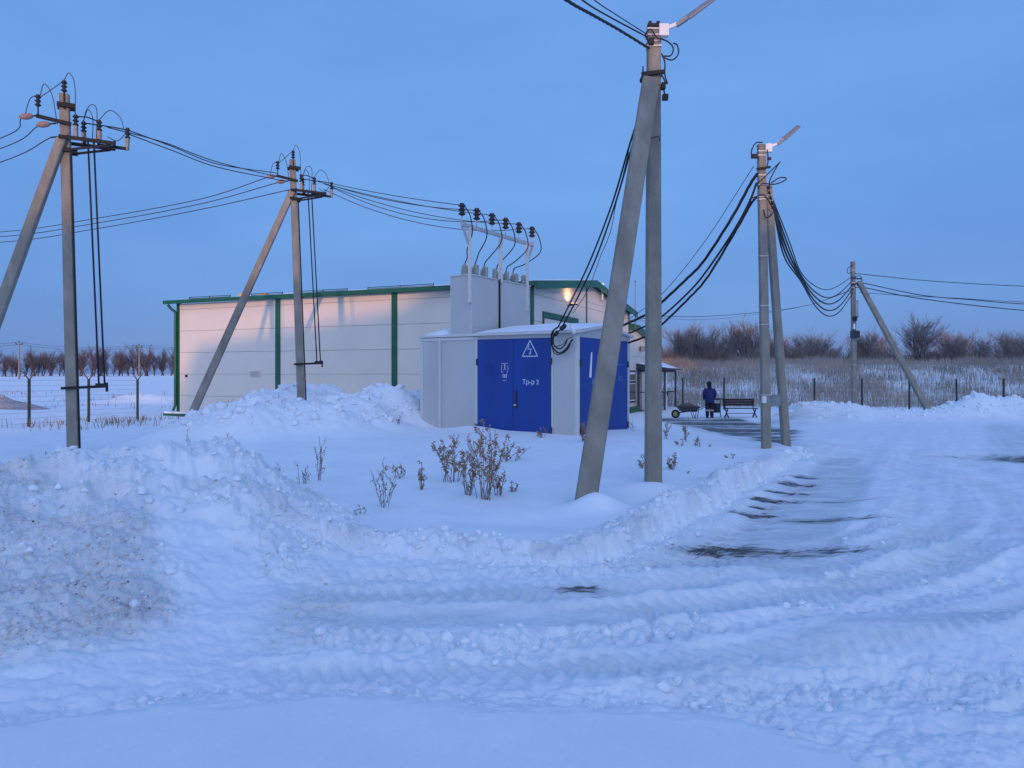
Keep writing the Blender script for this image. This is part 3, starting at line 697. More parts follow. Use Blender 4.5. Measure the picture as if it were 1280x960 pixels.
# to the farthest pole
for k, (dy, r) in enumerate(((-26, .016), (-16, .022), (-8, .027), (0, .027), (7, .022))):
    st = T4(.16 + .03 * k, .05, -1.0 - .12 * k); en = T5(-.06, -.1, -.75 - .22 * k)
    q = [st, P(986 - k * 1.5, 312 + k * 2 - (4 - k) * 3, 20.2), P(1001, 349 + dy * .35, 22.2), P(1019, 377 + dy * .75, 25), P(1035, 388 + dy, 28.2), P(1050, 382 + dy, 32), en]
    wire_thing('power_cable', q, r, ('uppermost', 'second from top', 'middle', 'fourth from top', 'lowest')[k] + ' of the slack cables sagging to the farthest pole', 'slack cables to the farthest pole', 'cable', cat='cable', res=8)
for k, (pts, r) in enumerate((([T5(.05, -.1, -.62), P(1161, 351, 39), P(1280, 357.7, 40), P(1420, 361, 42)], .018), ([T5(.4, -.1, -1.1), P(1152.5, 369, 39), P(1218, 375, 39.6), P(1280, 380, 40), P(1420, 386, 42)], .022), ([T5(.3, -.1, -1.3), P(1152, 373.4, 39), P(1280, 388, 40), P(1420, 396, 42)], .024), ([T5(.3, -.1, -1.6), P(1117, 368.6, 38.7), P(1200, 373, 39.4), P(1280, 377.5, 40), P(1420, 381, 42)], .014))):
    wire_thing('power_cable', pts, r, ('uppermost lone cable', 'thick cable just below the gap', 'lowest thick cable', 'thin cable between the thick ones')[k] + ' running right from the farthest pole', 'cables right of the farthest pole', 'cable', cat='cable')

# ------------------------------------------------------------------ kiosk
C0 = Vector((1.675, 19.0, 0)); FV = Vector((-.85, .527, 0)); RV = Vector((.527, .85, 0))
def K(a, b, z): return C0 + FV * a + RV * b + Vector((0, 0, z))
def kb(px, a):
    o = C0 + FV * a; k = (px - 640) / FPX
    return (o.y * k - o.x) / (RV.x - RV.y * k)
ks = thing('transformer_kiosk', (C0.x, C0.y, 0), 'pale grey transformer kiosk with blue doors and a tall insulator tower', 'transformer kiosk')
m = MB(); m.fbox(K, 0, 5.08, 0, 3.32, -.3, 2.96); m.build('wall', M['kiosk_grey'], ks)
for nm_, q_ in (('corner_trim', (-.03, .07, -.015, .06, -.3, 2.95)), ('corner_trim', (5.01, 5.11, -.015, .06, -.3, 2.857)), ('corner_trim', (-.015, .05, 3.27, 3.34, -.3, 2.95)), ('door_jamb', (3.10, 3.16, -.02, .02, -.3, 2.94)),
                ('gutter_pipe', (4.33, 4.40, -.07, -.003, -.3, 2.857)), ('door_jamb', (.70, .75, -.02, .02, -.3, 2.94)), ('eave_strip', (3.165, 5.12, -.03, .01, 2.86, 2.94))):
    m = MB(); m.fbox(K, *q_); m.build(nm_, M['kiosk_trim'], ks)
m = MB()   # low gable roof over the right part, flat lid over the left part
def roofsec(a0, a1):
    pr = [(-.12, 2.96), (1.66, 3.2), (3.44, 2.96), (3.44, 3.03), (1.66, 3.27), (-.12, 3.03)]
    A = [K(a0, b, z) for b, z in pr]; B = [K(a1, b, z) for b, z in pr]; n = 6
    m.add(A + B, [tuple(range(n))[::-1], tuple(range(n, 2 * n))] + [(i, (i + 1) % n, n + (i + 1) % n, n + i) for i in range(n)])
roofsec(-.12, 3.22)
m.fbox(K, 3.225, 5.14, -.06, 3.38, 2.962, 3.02)
m.build('roof', M['kiosk_trim'], ks)
m = MB(); m.add([K(0, 0, 2.958), K(0, 3.32, 2.958), K(0, 1.66, 3.2), K(.05, 0, 2.958), K(.05, 3.32, 2.958), K(.05, 1.66, 3.2)], [(0, 1, 2), (5, 4, 3), (0, 3, 4, 1), (1, 4, 5, 2), (2, 5, 3, 0)]); m.build('gable', M['kiosk_grey'], ks)
def door_front(a0, a1):
    m = MB(); m.fbox(K, a0, a1, -.03, .0, .12, 2.86); d = m.build('door', M['door_blue'], ks, .006); return d
dl_ = door_front(1.925, 3.07); dr_ = door_front(.77, 1.915)
m = MB(); m.fbox(K, 1.80, 1.86, -.06, -.03, 1.02, 1.46); m.fbox(K, 1.775, 1.895, -.055, -.03, 1.0, 1.12); hdl = m.build('handle', M['bin_dark'], dr_, .005)
m = MB(); m.fbox(K, 1.80, 1.87, -.085, -.058, 1.06, 1.10); m.build('padlock', M['galv'], dr_)
for a in (3.09, .745):
    for z in (.35, 2.15):
        m = MB(); m.fbox(K, a - .02, a + .02, -.055, -.02, z, z + .18); m.build('hinge', M['bin_dark'], dl_ if a > 2 else dr_)
for (b0, b1) in ((.14, 1.64), (1.65, 3.16)):
    m = MB(); m.fbox(K, -.03, 0, b0, b1, .12, 2.86); d = m.build('door', M['door_blue'], ks, .006)
    for z in (.35, 2.1):
        m = MB(); bb = b0 - .02 if b0 < 1 else b1 + .02; m.fbox(K, -.055, -.02, bb - .025, bb + .025, z, z + .18); m.build('hinge', M['bin_dark'], d)
    if b0 < 1:
        m = MB(); q = [P(739, 440, 0), P(741, 440, 0)]
        m.add([K(-.034, .60, 1.82), K(-.034, .72, 1.82), K(-.034, .77, 2.6 - .12), K(-.034, .71, 2.6 - .12), K(-.046, .60, 1.82), K(-.046, .72, 1.82), K(-.046, .77, 2.48), K(-.046, .71, 2.48)], [(0, 1, 2, 3), (7, 6, 5, 4), (0, 4, 5, 1), (1, 5, 6, 2), (2, 6, 7, 3), (3, 7, 4, 0)])
        m.build('paper_notice', M['pvc_white'], d)
        m = MB(); m.fbox(K, -.033, -.031, .8, .95, 1.62, 1.78); m.build('faded_mark', M['sign_faint'], d)
    else:
        m = MB(); m.fbox(K, -.034, -.031, 2.25, 2.85, 2.17, 2.19); m.build('painted_line', M['sign_faint'], d)
        rdoor = d

def text_on(txt, size, fr, name, mat, parent, align='CENTER', offset=0.0):
    """text as mesh; fr(x, y) -> world point"""
    cu = bpy.data.curves.new(name, 'FONT'); cu.body = txt; cu.size = size; cu.align_x = align; cu.extrude = 0.0; cu.offset = offset
    o = bpy.data.objects.new(name, cu); COL.objects.link(o)
    dg = bpy.context.evaluated_depsgraph_get(); me = bpy.data.meshes.new_from_object(o.evaluated_get(dg))
    bpy.data.objects.remove(o)
    m = MB(); m.add([fr(v.co.x, v.co.y) for v in me.vertices], [tuple(p.vertices) for p in me.polygons]); bpy.data.meshes.remove(me)
    return m.build(name, mat, parent)
text_on('Тр-р 2', .175, lambda x, y: K(1.37 - x, -.0345, 1.64 + y), 'lettering', M['sign_white'], dr_, offset=.002)
text_on('№2', .22, lambda x, y: K(-.0345, 2.62 + x, 1.70 + y), 'lettering', M['sign_faint'], rdoor)
m = MB()
def stroke(pts, w, closed=False, off=-.0345):
    q = list(pts) + ([pts[0]] if closed else [])
    for (x0, y0), (x1, y1) in zip(q[:-1], q[1:]):
        dx, dy = x1 - x0, y1 - y0; l = math.hypot(dx, dy) or 1; nx, ny = -dy / l * w / 2, dx / l * w / 2
        ex, ey = dx / l * w * .4, dy / l * w * .4
        m.add([K(x0 - ex + nx, off, y0 - ey + ny), K(x1 + ex + nx, off, y1 + ey + ny), K(x1 + ex - nx, off, y1 + ey - ny), K(x0 - ex - nx, off, y0 - ey - ny)], [(0, 1, 2, 3)])
tc_ = 1.39
stroke([(tc_ + .235, 2.38), (tc_ - .235, 2.38), (tc_, 2.80)], .026, True)
stroke([(tc_ + .03, 2.70), (tc_ + .065, 2.56), (tc_ - .035, 2.585), (tc_ + .0, 2.42)], .022); stroke([(tc_ + .03, 2.47), (tc_ - .0, 2.415), (tc_ - .03, 2.475)], .014)
m.build('warning_triangle', M['sign_white'], dr_)
m = MB(); ec = 2.18
stroke([(ec + .11, 2.20), (ec - .10, 2.20)], .012)
stroke([(ec + .10, 2.15), (ec + .105, 1.99), (ec + .06, 1.93)], .014); stroke([(ec - .10, 2.15), (ec - .105, 1.99), (ec - .06, 1.93)], .014)
stroke([(ec + .02, 2.16), (ec - .02, 2.16)], .03); stroke([(ec, 2.15), (ec, 2.06)], .028); stroke([(ec + .04, 2.02), (ec, 2.06), (ec - .04, 2.02)], .012)
stroke([(ec + .08, 1.895), (ec - .08, 1.895)], .012); stroke([(ec + .055, 1.89), (ec + .055, 1.82)], .026); stroke([(ec, 1.89), (ec, 1.82)], .026); stroke([(ec - .05, 1.89), (ec - .05, 1.82)], .026)
stroke([(ec + .06, 1.745), (ec + .0, 1.725), (ec - .05, 1.745)], .012)
m.build('maker_emblem', M['sign_white'], dl_)
m = MB()
for a0 in (1.22, 2.55):
    for i in range(6): m.fbox(K, a0, a0 + .3, -.037, -.03, 1.9 + i * .05, 1.925 + i * .05)
m.build('vent_louvre', M['door_blue'], dl_)
# white tube lamps by the corner
m = MB(); a0 = P(714.5, 405, 18.9); a1 = P(718, 417, 18.86); m.tube([a0, a1], .055, 10); m.build('corner_lamp', M['pvc_white'], ks)
# tower
m = MB(); m.fbox(K, 3.336, 4.05, .05, 3.25, 3.022, 4.68); tw = m.build('tower', M['kiosk_grey'], ks)
m = MB(); m.fbox(K, 3.30, 4.08, .015, 3.285, 4.682, 4.71); m.fbox(K, 3.32, 4.065, .035, 3.27, 3.022, 3.06); 
for a, b in ((3.335, .05), (4.05, .05), (3.335, 3.25)): m.fbox(K, a - .012, a + .012, b - .012, b + .012, 3.06, 4.68)
m.build('tower_trim', M['kiosk_trim'], tw)
m = MB(); bpipe = kb(624, 3.3); m.tube([K(3.31, bpipe + .04, 3.05), K(3.31, bpipe + .04, 4.72)], .03, 8); m.build('cable_pipe', M['steel_black'], tw)
# portal frame with six insulators
ZB = 6.03; AP = 3.36
bs = [kb(p, AP) for p in (577.5, 596, 615, 632, 648.5, 665)]
pf = MB(); pf.beam(K(AP, bs[0] - .02, ZB), K(AP, bs[-1] + .05, ZB), .1, .1)
posts = [kb(p, AP) for p in (586, 624.5, 658)]
for i, b in enumerate(posts): pf.beam(K(AP - .03, b, 3.9 if i != 1 else 4.6), K(AP - .03, b, ZB - .052), .1 if i != 1 else .13, .1)
pf.beam(K(AP - .02, posts[0] - .05, ZB - .5), K(AP - .01, bs[0] + .02, ZB - .06), .06, .06); pf.beam(K(AP - .02, posts[2] + .05, ZB - .5), K(AP - .01, bs[-1] + .02, ZB - .06), .06, .06)
pfo = pf.build('portal_frame', M['galv'], ks)
itop = []
for b in bs:
    m = MB(); m.tube([K(AP, b, ZB + .05), K(AP, b, ZB + .26)], .018, 8); 
    m.build('insulator_pin', M['galv'], pfo)
    m = MB(); insulator(m, K(AP, b, ZB + .24), .34, .095); m.build('insulator', M['insulator'], ks); itop.append(K(AP, b, ZB + .52))
bush = [kb(p, 3.7) for p in (581, 593, 604.4, 620, 632, 641)]
for i, b in enumerate(bush):
    m = MB(); m.lathe(K(3.7, b, 4.71), [(.13, 0), (.13, .04), (.09, .06), (.12, .09), (.08, .13), (.115, .17), (.07, .21), (.1, .25), (.05, .3), (.025, .36)], 10); m.build('bushing', M['ceramic'], ks)
    m = MB(); bb = b + .22; m.lathe(K(3.45, bb, 4.71), [(.05, 0), (.075, .05), (.06, .1), (.075, .16), (.06, .22), (.075, .28), (.03, .32)], 8); m.build('surge_arrester', M['ceramic'], ks)
    s = itop[i]; e = K(3.7, b, 5.05)
    q = [s + FV * -.05, s - FV * .15 + RV * .16 + Vector((0, 0, -.25)), s + FV * -.15 + RV * .28 + Vector((0, 0, -.72)), (s + e) / 2 + RV * .18 + Vector((0, 0, -.38)), e + RV * .12 + Vector((0, 0, .2)), e]
    m = MB(); m.tube(spline(q, 7), .016, 6); m.build('down_lead', M['cable'], ks)
# cable tails on the corner
for pts, r in (([P(697, 409, 18.93), P(690, 416, 18.95), P(690, 432, 19.1), P(698, 441, 19.05), P(707, 437, 18.98), P(713, 428, 18.92), P(716, 424, 18.9)], .022), ([P(702, 411, 18.93), P(693, 419, 18.97), P(692, 430, 19.1), P(699, 436, 19.05), P(706, 431, 18.98), P(709, 424, 18.92)], .018),
              ([P(699, 408, 18.9), P(692, 414, 18.9), P(691, 438, 19.05), P(700, 443, 19.0), P(710, 436, 18.93), P(714, 426, 18.88)], .014), ([P(716, 421, 18.88), P(709, 424, 18.9), P(704, 430, 18.95), P(693, 434, 19.05)], .009)):
    m = MB(); m.tube(spline(pts, 7), r, 6); m.build('cable_tail', M['cable'], ks)
m = MB(); m.lathe(P(700, 412, 18.92), [(.03, 0), (.06, .03), (.06, .14), (.03, .2)], 8, (.8, -.1, .6)); m.lathe(P(693, 420, 18.95), [(.03, 0), (.05, .03), (.05, .12), (.03, .16)], 8, (.6, -.1, .8)); m.build('cable_gland', M['cable'], ks)
m = MB(); m.tube(spline([P(777, 404, 21.7), P(775, 408, 21.65), P(775, 416, 21.65)], 5), .05, 6); m.tube(spline([P(784, 430, 21.8), P(783, 436, 21.8)], 4), .03, 6); m.build('cable_entry', M['cable'], ks)

# wires from second pole to the portal
for k, i in enumerate((0, 1, 2, 3, 4, 5)):
    s = (L2(1.21, 0, -.58), L2(1.2, 0, -.64), L2(.8, .1, -.55), L2(1.21, .02, -.7), L2(.95, .05, -.6), L2(1.0, .2, -.75))[k]
    wire_thing('overhead_wire', hang(s, itop[i], (.05, .16, .12, .42, .30, .5)[k], 6), .012, ('first', 'second', 'third', 'fourth', 'fifth', 'sixth')[k] + ' of the wires from the mound pole, reaching the ' + ('leftmost', 'second', 'third', 'fourth', 'fifth', 'rightmost')[k] + ' portal insulator', 'wires from the mound pole to the kiosk portal')

# snow on the kiosk
def snow_lump(name, fr, a0, a1, b0, b1, zf, hgt, label, seed=1, na=26, nb=14, pw=.35):
    m = MB(); vs = []; 
    for i in range(na + 1):
        for j in range(nb + 1):
            u, v = i / na, j / nb; a = a0 + (a1 - a0) * u; b = b0 + (b1 - b0) * v
            e = max(0.0, min(u, 1 - u, .5) * 2) ** pw * max(0.0, min(v, 1 - v) * 2) ** pw
            nz_ = .75 + .5 * float(vnoise(np.array([a * 1.7 + seed]), np.array([b * 1.7]), seed)[0])
            vs.append(fr(a, b, zf(a, b) + hgt * e * nz_))
    n0 = len(vs); vs += [fr(a0 + (a1 - a0) * i / na, b0 + (b1 - b0) * j / nb, zf(0, b0 + (b1 - b0) * j / nb) - .002) for i in range(na + 1) for j in range(nb + 1)]
    W = nb + 1; fs = []
    for i in range(na):
        for j in range(nb): fs.append((i * W + j, i * W + j + 1, (i + 1) * W + j + 1, (i + 1) * W + j))
    m.add(vs[:n0], fs, True)
    o = m.build(name, M['snow']); tag(o, label, 'snow'); return o
rz = lambda a, b: 3.034 + .24 * (1 - abs(b - 1.66) / 1.78)
snow_lump('roof_snow', K, -.1, 3.2, -.1, 3.42, rz, .075, 'thin snow layer lying on the kiosk roof above the blue doors', 3, pw=.25)
snow_lump('roof_snow', K, 4.12, 5.02, .0, 3.2, lambda a, b: 3.024, .36, 'rounded snow cap on the kiosk lid left of the tower', 5, 16, 24, pw=.36)

# ------------------------------------------------------------------ main building
B0 = Vector((.7, 27.0, 0)); UV_ = Vector((-.916, .401, 0)); BV = Vector((.401, .916, 0))
def B(a, b, z): return B0 + UV_ * a + BV * b + Vector((0, 0, z))
LEN = 17.45; DEP = 13.8; ZE = 5.12; ZR = 5.93
bd = thing('industrial_building', (B0.x, B0.y, 0), 'long cream panelled shed with green trim and low pitched roof', 'building')
# panelled walls: each sandwich panel with a recessed joint
m = MB()
zs = [.12, .93, 1.91, 2.89, 3.87, 4.85, ZE]
for i in range(3):
    a0, a1 = LEN * i / 3 + .02, LEN * (i + 1) / 3 - .02
    for z0, z1 in zip(zs[:-1], zs[1:]): m.fbox(B, a0, a1, 0, .1, z0 + .006, z1 - .006)
def gable_z(b): return ZE + (ZR - ZE) * (1 - abs(b - DEP / 2) / (DEP / 2))
for (b0, b1) in ((0.14, 1.11), (1.11, 5.24), (5.24, 6.4), (6.52, 7.9), (7.9, 12.0), (12.0, 13.68)):
    for z0, z1 in zip(zs[:-1], zs[1:]):
        lo = z0
        if b1 - b0 > 4:
            if z1 <= 4.3: continue
            lo = max(z0, 4.28)
        m.fbox(B, 0.002, .1, b0 + .002, b1 - .002, lo + .008, z1 - .008)
    n = 2
    g0, g1 = gable_z(b0), gable_z(b1)
    m.hexa([B(0.002, b0 + .002, ZE + .004), B(0.002, b1 - .002, ZE + .004), B(.1, b1 - .002, ZE + .004), B(.1, b0 + .002, ZE + .004), B(0.002, b0 + .002, g0 + .004), B(0.002, b1 - .002, g1 + .004), B(.1, b1 - .002, g1 + .004), B(.1, b0 + .002, g0 + .004)])
m.build('wall', M['wall_cream'], bd)
m = MB(); m.fbox(B, .11, LEN - .11, .11, DEP - .11, -.3, ZE - .05); m.build('core', M['seam'], bd)
m = MB()
m.fbox(B, LEN - .002, LEN - .1, .1, DEP, .12, ZE); m.fbox(B, .2, LEN - .1, DEP - .1, DEP - .002, .12, ZE); m.build('rear_wall', M['wall_cream'], bd)
m = MB(); A = [B(LEN - .004, b, z) for b, z in ((.1, ZE), (DEP, ZE), (DEP / 2, ZR))]; m.poly(A, UV_, .0035); m.build('far_gable', M['wall_cream'], bd)
for a in (LEN / 3, 2 * LEN / 3):
    m = MB(); m.fbox(B, a - .13, a + .13, -.03, .02, .14, ZE - .02); m.build('wall_trim', M['green'], bd)
for a0, a1, b0, b1 in ((LEN - .14, LEN + .03, -.03, .12), (-.03, .16, -.03, .2)):
    m = MB(); m.fbox(B, a0, a1, b0, b1, .14, ZE + .02); m.build('corner_trim', M['green'], bd)
m = MB(); m.fbox(B, -.03, .02, 6.4, 6.52, .14, ZR - .04); m.build('wall_trim', M['green'], bd)
m = MB(); m.fbox(B, -.03, .1, 13.68, 13.83, .14, ZE + .02); m.build('corner_trim', M['green'], bd)
m = MB(); m.fbox(B, -.12, LEN + .75, -.14, .08, -.3, .115); pl_ = m.build('plinth', M['green'], bd)
m = MB(); m.fbox(B, LEN - .4, LEN + .7, -.13, -.005, .119, .20); m.fbox(B, 9, LEN - .42, -.13, -.005, .119, .17); o = m.build('ledge_snow', M['snow']); tag(o, 'narrow strip of snow on the plinth at the foot of the long cream wall', 'snow')
# downpipe
m = MB(); m.tube(spline([B(LEN + .3, -.28, ZE - .05), B(LEN + .2, -.15, ZE - .25), B(LEN + .02, -.11, ZE - .4), B(LEN + .02, -.11, ZE - .8)], 5) + [B(LEN + .02, -.11, .5), B(LEN + .06, -.2, .25)], .06, 8); m.build('downpipe', M['green'], bd)
# roof
m = MB(); ov = .45
pr = [(-.32, ZE + .02), (DEP / 2, ZR + .05), (DEP + .32, ZE + .02), (DEP + .32, ZE + .14), (DEP / 2, ZR + .17), (-.32, ZE + .14)]
A = [B(-.35, b, z) for b, z in pr]; Bq = [B(LEN + ov, b, z) for b, z in pr]; n = 6
m.add(A + Bq, [tuple(range(n))[::-1], tuple(range(n, 2 * n))] + [(i, (i + 1) % n, n + (i + 1) % n, n + i) for i in range(n)])
rf = m.build('roof', M['green'], bd)
m = MB(); m.fbox(B, -.37, LEN + ov + .02, -.40, -.323, ZE - .03, ZE + .13); m.build('gutter', M['green'], rf)
m = MB()
for (b0, b1) in ((-.40, DEP / 2), (DEP / 2, DEP + .4)):
    z0 = gable_z(b0); z1 = gable_z(b1)
    m.hexa([B(-.38, b0, z0 - .14), B(-.352, b0, z0 - .14), B(-.352, b1, z1 - .14), B(-.38, b1, z1 - .14), B(-.38, b0, z0 + .16), B(-.352, b0, z0 + .16), B(-.352, b1, z1 + .16), B(-.38, b1, z1 + .16)])
m.build('barge_board', M['green'], rf)
# snow guards, vents
for a0, a1 in ((.6, 3.0), (4.0, 7.0), (8.0, 10.4), (11.3, 13), (14.2, 16.6)):
    m = MB()
    for dz in (.19, .25): m.tube([B(a0, -.1, ZE + dz), B(a1, -.1, ZE + dz)], .014, 5)
    for a in (a0, (a0 + a1) / 2, a1): m.beam(B(a, -.1, ZE + .1), B(a, -.1, ZE + .27), .03, .03)
    m.build('snow_guard', M['steel_black'], rf)
for pa, pb, w in ((300, 309, .3), (324, 338, .5)):
    m = MB(); c = P((pa + pb) / 2, 366.5, 37.5); m.box(c - Vector((0, 0, .33)), (w, .5, .6)); m.build('roof_vent', M['yellow'], rf, .02)
pt = lambda a, b: ZE + .142 + (ZR - ZE + .03) * max(0, 1 - abs(b - DEP / 2) / (DEP / 2 + .32))
snow_lump('roof_snow', B, -.3, 8.9, -.3, DEP / 2, pt, .075, 'sliver of snow along the right part of the long green eave', 8, 60, 10, pw=.2)
snow_lump('roof_snow', B, 9.4, 13.6, -.3, DEP / 2, pt, .09, 'sliver of snow on the shed eave around the yellow roof vents', 9, 30, 10, pw=.2)
snow_lump('roof_snow', B, 14.0, LEN + .3, -.3, DEP / 2, pt, .05, 'thin snow at the far left end of the shed eave', 12, 26, 10, pw=.2)
# vent grille, pipe stub
m = MB(); ga = (15.28 - .7 - 0) ; 
ka = lambda px: (B0.x - (px - 640) / FPX * B0.y) / (-(UV_.x) + (px - 640) / FPX * UV_.y)
a0, a1 = ka(326), ka(312.5); z0, z1 = EYE - (471.5 - HY) * 32.4 / FPX, EYE - (463 - HY) * 32.4 / FPX
m.fbox(B, a0, a1, -.03, -.0, z0, z1); gr = m.build('vent_grille', M['wall_cream'], bd)
m = MB()
for i in range(6): zz = z0 + .03 + i * (z1 - z0 - .05) / 6; m.fbox(B, a0 + .03, a1 - .03, -.036, -.03, zz, zz + .015)
m.build('slat', M['seam'], gr)
m = MB(); a = ka(233.5); m.tube([B(a, .02, EYE - .07), B(a, -.06, EYE - .07)], .06, 10); m.build('pipe_stub', M['steel_black'], bd)
# gates on the gable side
for (b0, b1) in ((1.11, 5.24), (7.9, 12.0)):
    m = MB()
    m.fbox(B, -.05, .06, b0, b1, 4.06, 4.27); m.fbox(B, -.05, .06, b0, b0 + .1, .12, 4.055); m.fbox(B, -.05, .06, b1 - .36, b1, .12, 4.055); g = m.build('gate_frame', M['green'], bd)
    m = MB()
    for i in range(8): m.fbox(B, .0, .06, b0 + .104, b1 - .364, .13 + i * .49, .13 + i * .49 + .48)
    m.build('gate', M['wall_cream'], g)
m = MB(); m.box(B(-.28, 3.95, 4.78), (.3, .18, .05)); m.beam(B(0, 3.95, 4.74), B(-.3, 3.95, 4.74), .05, .04); fl = m.build('floodlight', M['steel_black'], bd)
lm, lnt, lb_ = new_mat('lamp_glow'); lb_.inputs['Emission Color'].default_value = (1, .55, .2, 1); lb_.inputs['Emission Strength'].default_value = 3.0; lb_.inputs['Base Color'].default_value = (.8, .6, .4, 1)
m = MB(); m.box(B(-.28, 3.95, 4.815), (.24, .14, .014)); m.build('lens', lm, fl)
ld = bpy.data.lights.new('floodlight', 'AREA'); ld.shape = 'RECTANGLE'; ld.size = .2; ld.size_y = .1; ld.energy = 13.0; ld.color = (1, .52, .2); ld.spread = R(150)
lo = bpy.data.objects.new('floodlight_light', ld); COL.objects.link(lo); lo.location = B(-.28, 3.95, 4.845); lo.rotation_euler = (R(180), 0, 0); 
# roof camera and mast
m = MB(); c = P(753, 361.5, 34.6); m.tube([c + Vector((0, 0, -.5)), c + Vector((0, 0, .12))], .05, 8); m.box(c + Vector((-.02, -.05, .16)), (.16, .3, .2)); m.beam(c + Vector((.02, 0, .05)), c + Vector((.62, .3, 0)), .05, .05); m.box(c + Vector((.42, .1, -.15)), (.25, .2, .2)); m.build('roof_antenna', M['pvc_white'], rf, .01)
m = MB(); q = P(794, 353, 40); m.tube([Vector((q.x, q.y, 4.2)), q], .03, 6, .02); m.lathe(q, [(.03, 0), (.05, .04), (.02, .12)], 6); o = m.build('lightning_rod', M['poly_ins'], bd)

# annex at the far gable end
m = MB(); b0, b1, bp = 13.86, 21.0, 15.6
zt = lambda b: 4.42 - max(0, b - bp) * .17
for z0, z1 in zip([.0, .93, 1.91, 2.89], [.93, 1.91, 2.89, 3.3]): m.fbox(B, .1, 7, b0, b1, z0 + .006, z1 - .006)
m.add([B(.1, b0, 3.3), B(.1, b1, 3.3), B(.1, b1, zt(b1)), B(.1, bp, zt(bp)), B(.1, b0, zt(b0)), B(7, b0, 3.3), B(7, b1, 3.3), B(7, b1, zt(b1)), B(7, bp, zt(bp)), B(7, b0, zt(b0))], [(0, 1, 2, 3, 4), (9, 8, 7, 6, 5), (0, 5, 6, 1), (1, 6, 7, 2), (2, 7, 8, 3), (3, 8, 9, 4), (4, 9, 5, 0)])
ann = m.build('annex_wall', M['wall_cream'], bd)
m = MB()
for (x0, x1) in ((b0, bp), (bp, b1 + .35)):
    m.hexa([B(-.15, x0, zt(x0) - .1), B(7.1, x0, zt(x0) - .1), B(7.1, x1, zt(x1) - .1), B(-.15, x1, zt(x1) - .1), B(-.15, x0, zt(x0) + .2), B(7.1, x0, zt(x0) + .2), B(7.1, x1, zt(x1) + .2), B(-.15, x1, zt(x1) + .2)])
m.build('annex_roof', M['green'], bd)
m = MB(); m.fbox(B, -.1, .2, b0, 15.75, -.3, .14); m.build('annex_plinth', M['green'], bd)
m = MB(); m.fbox(B, .08, .12, 13.95, 15.6, .35, 2.12); w = m.build('window', M['pavilion'], bd)
m = MB()
for z0, z1 in ((.46, 1.42), (1.55, 2.02)): m.fbox(B, .045, .075, 14.05, 15.36, z0, z1)
fr_ = m.build('frame', M['pvc_white'], w)
m = MB()
for z0, z1 in ((.52, 1.38), (1.59, 1.90)): m.fbox(B, .035, .042, 14.12, 15.28, z0, z1)
m.build('pane', M['glass'], w)
m = MB(); m.box(B(-.1, 16.5, 3.35), (.3, .3, .3)); m.build('wall_lamp', M['box_grey'], bd, .02)
# porch at the annex door
pr_ = thing('entrance_porch', B(-.7, 16.9, -.2), 'small dark framed entrance porch with snow on its roof', 'porch')
PB0, PB1, PA = 15.95, 18.9, -1.45
zg = -.28
m = MB()
for a, b in ((PA, PB0), (.0, PB0 - .05), (PA, PB1)): m.beam(B(a, b, zg), B(a, b, 2.08), .1, .1)
for a, b, c_, d in ((PA, PB0, PA, PB1), (PA, PB0, .05, PB0), (PA, PB1, .05, PB1)):
    m.beam(B(a, b, 2.1), B(c_, d, 2.1), .08, .12); m.beam(B(a, b, .9), B(c_, d, .9), .05, .05)
m.build('frame', M['pavilion'], pr_)
m = MB(); m.hexa([B(PA - .3, PB0 - .25, 2.17), B(.08, PB0 - .25, 2.17), B(.08, PB1 + .25, 2.17), B(PA - .3, PB1 + .25, 2.17), B(PA - .3, PB0 - .25, 2.22), B(.08, PB0 - .25, 2.5), B(.08, PB1 + .25, 2.5), B(PA - .3, PB1 + .25, 2.22)]); m.build('roof', M['pavilion'], pr_)
m = MB(); m.fbox(B, -.98, -.18, PB0 - .02, PB0 + .02, -.1, 2.03); m.fbox(B, .05, .096, 16.2, 17.6, -.1, 2.05); m.build('panel', M['wall_cream'], pr_)
m = MB(); m.fbox(B, PA + .05, PA + .09, PB0 + .25, PB0 + .9, -.1, 2.03); d = m.build('door', M['pvc_white'], pr_)
m = MB(); m.fbox(B, PA - .02, PA + .045, PB0 + .8, PB0 + .86, .72, .95); m.build('handle', M['steel_black'], d)
m = MB(); m.fbox(B, PA - .2, .4, PB0 - .2, PB1 + .2, -.5, -.12); m.build('step', M['concrete'], pr_)
snow_lump('roof_snow', B, PA - .25, .05, PB0 - .2, PB1 - .3, lambda a, b: 2.24 + (a - PA + .3) * .15, .26, 'thick snow pillow on the entrance porch roof', 21, 12, 18, pw=.5)

# unseen block added behind the viewpoint; outline shaped to cast the yard's shade
wh = thing('shade_block', (20, -75, 0), 'unseen block added behind the viewpoint to shade the yard', 'shade_block')
m = MB()
pts = [(-9.7, 0), (-9.7, 13.0), (-5.6, 13.35), (-.1, 13.9), (2.2, 15.1), (4.2, 15.1), (6, 14.4), (10, 13.9), (22.3, 15.0), (23.3, 20.5), (95, 20.5), (95, 0)]
m.poly([(x, -70, z) for x, z in pts], (0, -1, 0), 24); m.build('wall', M['brick'], wh)
m = MB(); q = pts[1:-1]
for (xa, za), (xb, zb) in zip(q[:-1], q[1:]):
    m.hexa([(xa, -69.8, za + .02), (xb, -69.8, zb + .02), (xb, -94.2, zb + .02), (xa, -94.2, za + .02), (xa, -69.8, za + .14), (xb, -69.8, zb + .14), (xb, -94.2, zb + .14), (xa, -94.2, za + .14)])
m.build('roof', M['steel_black'], wh)

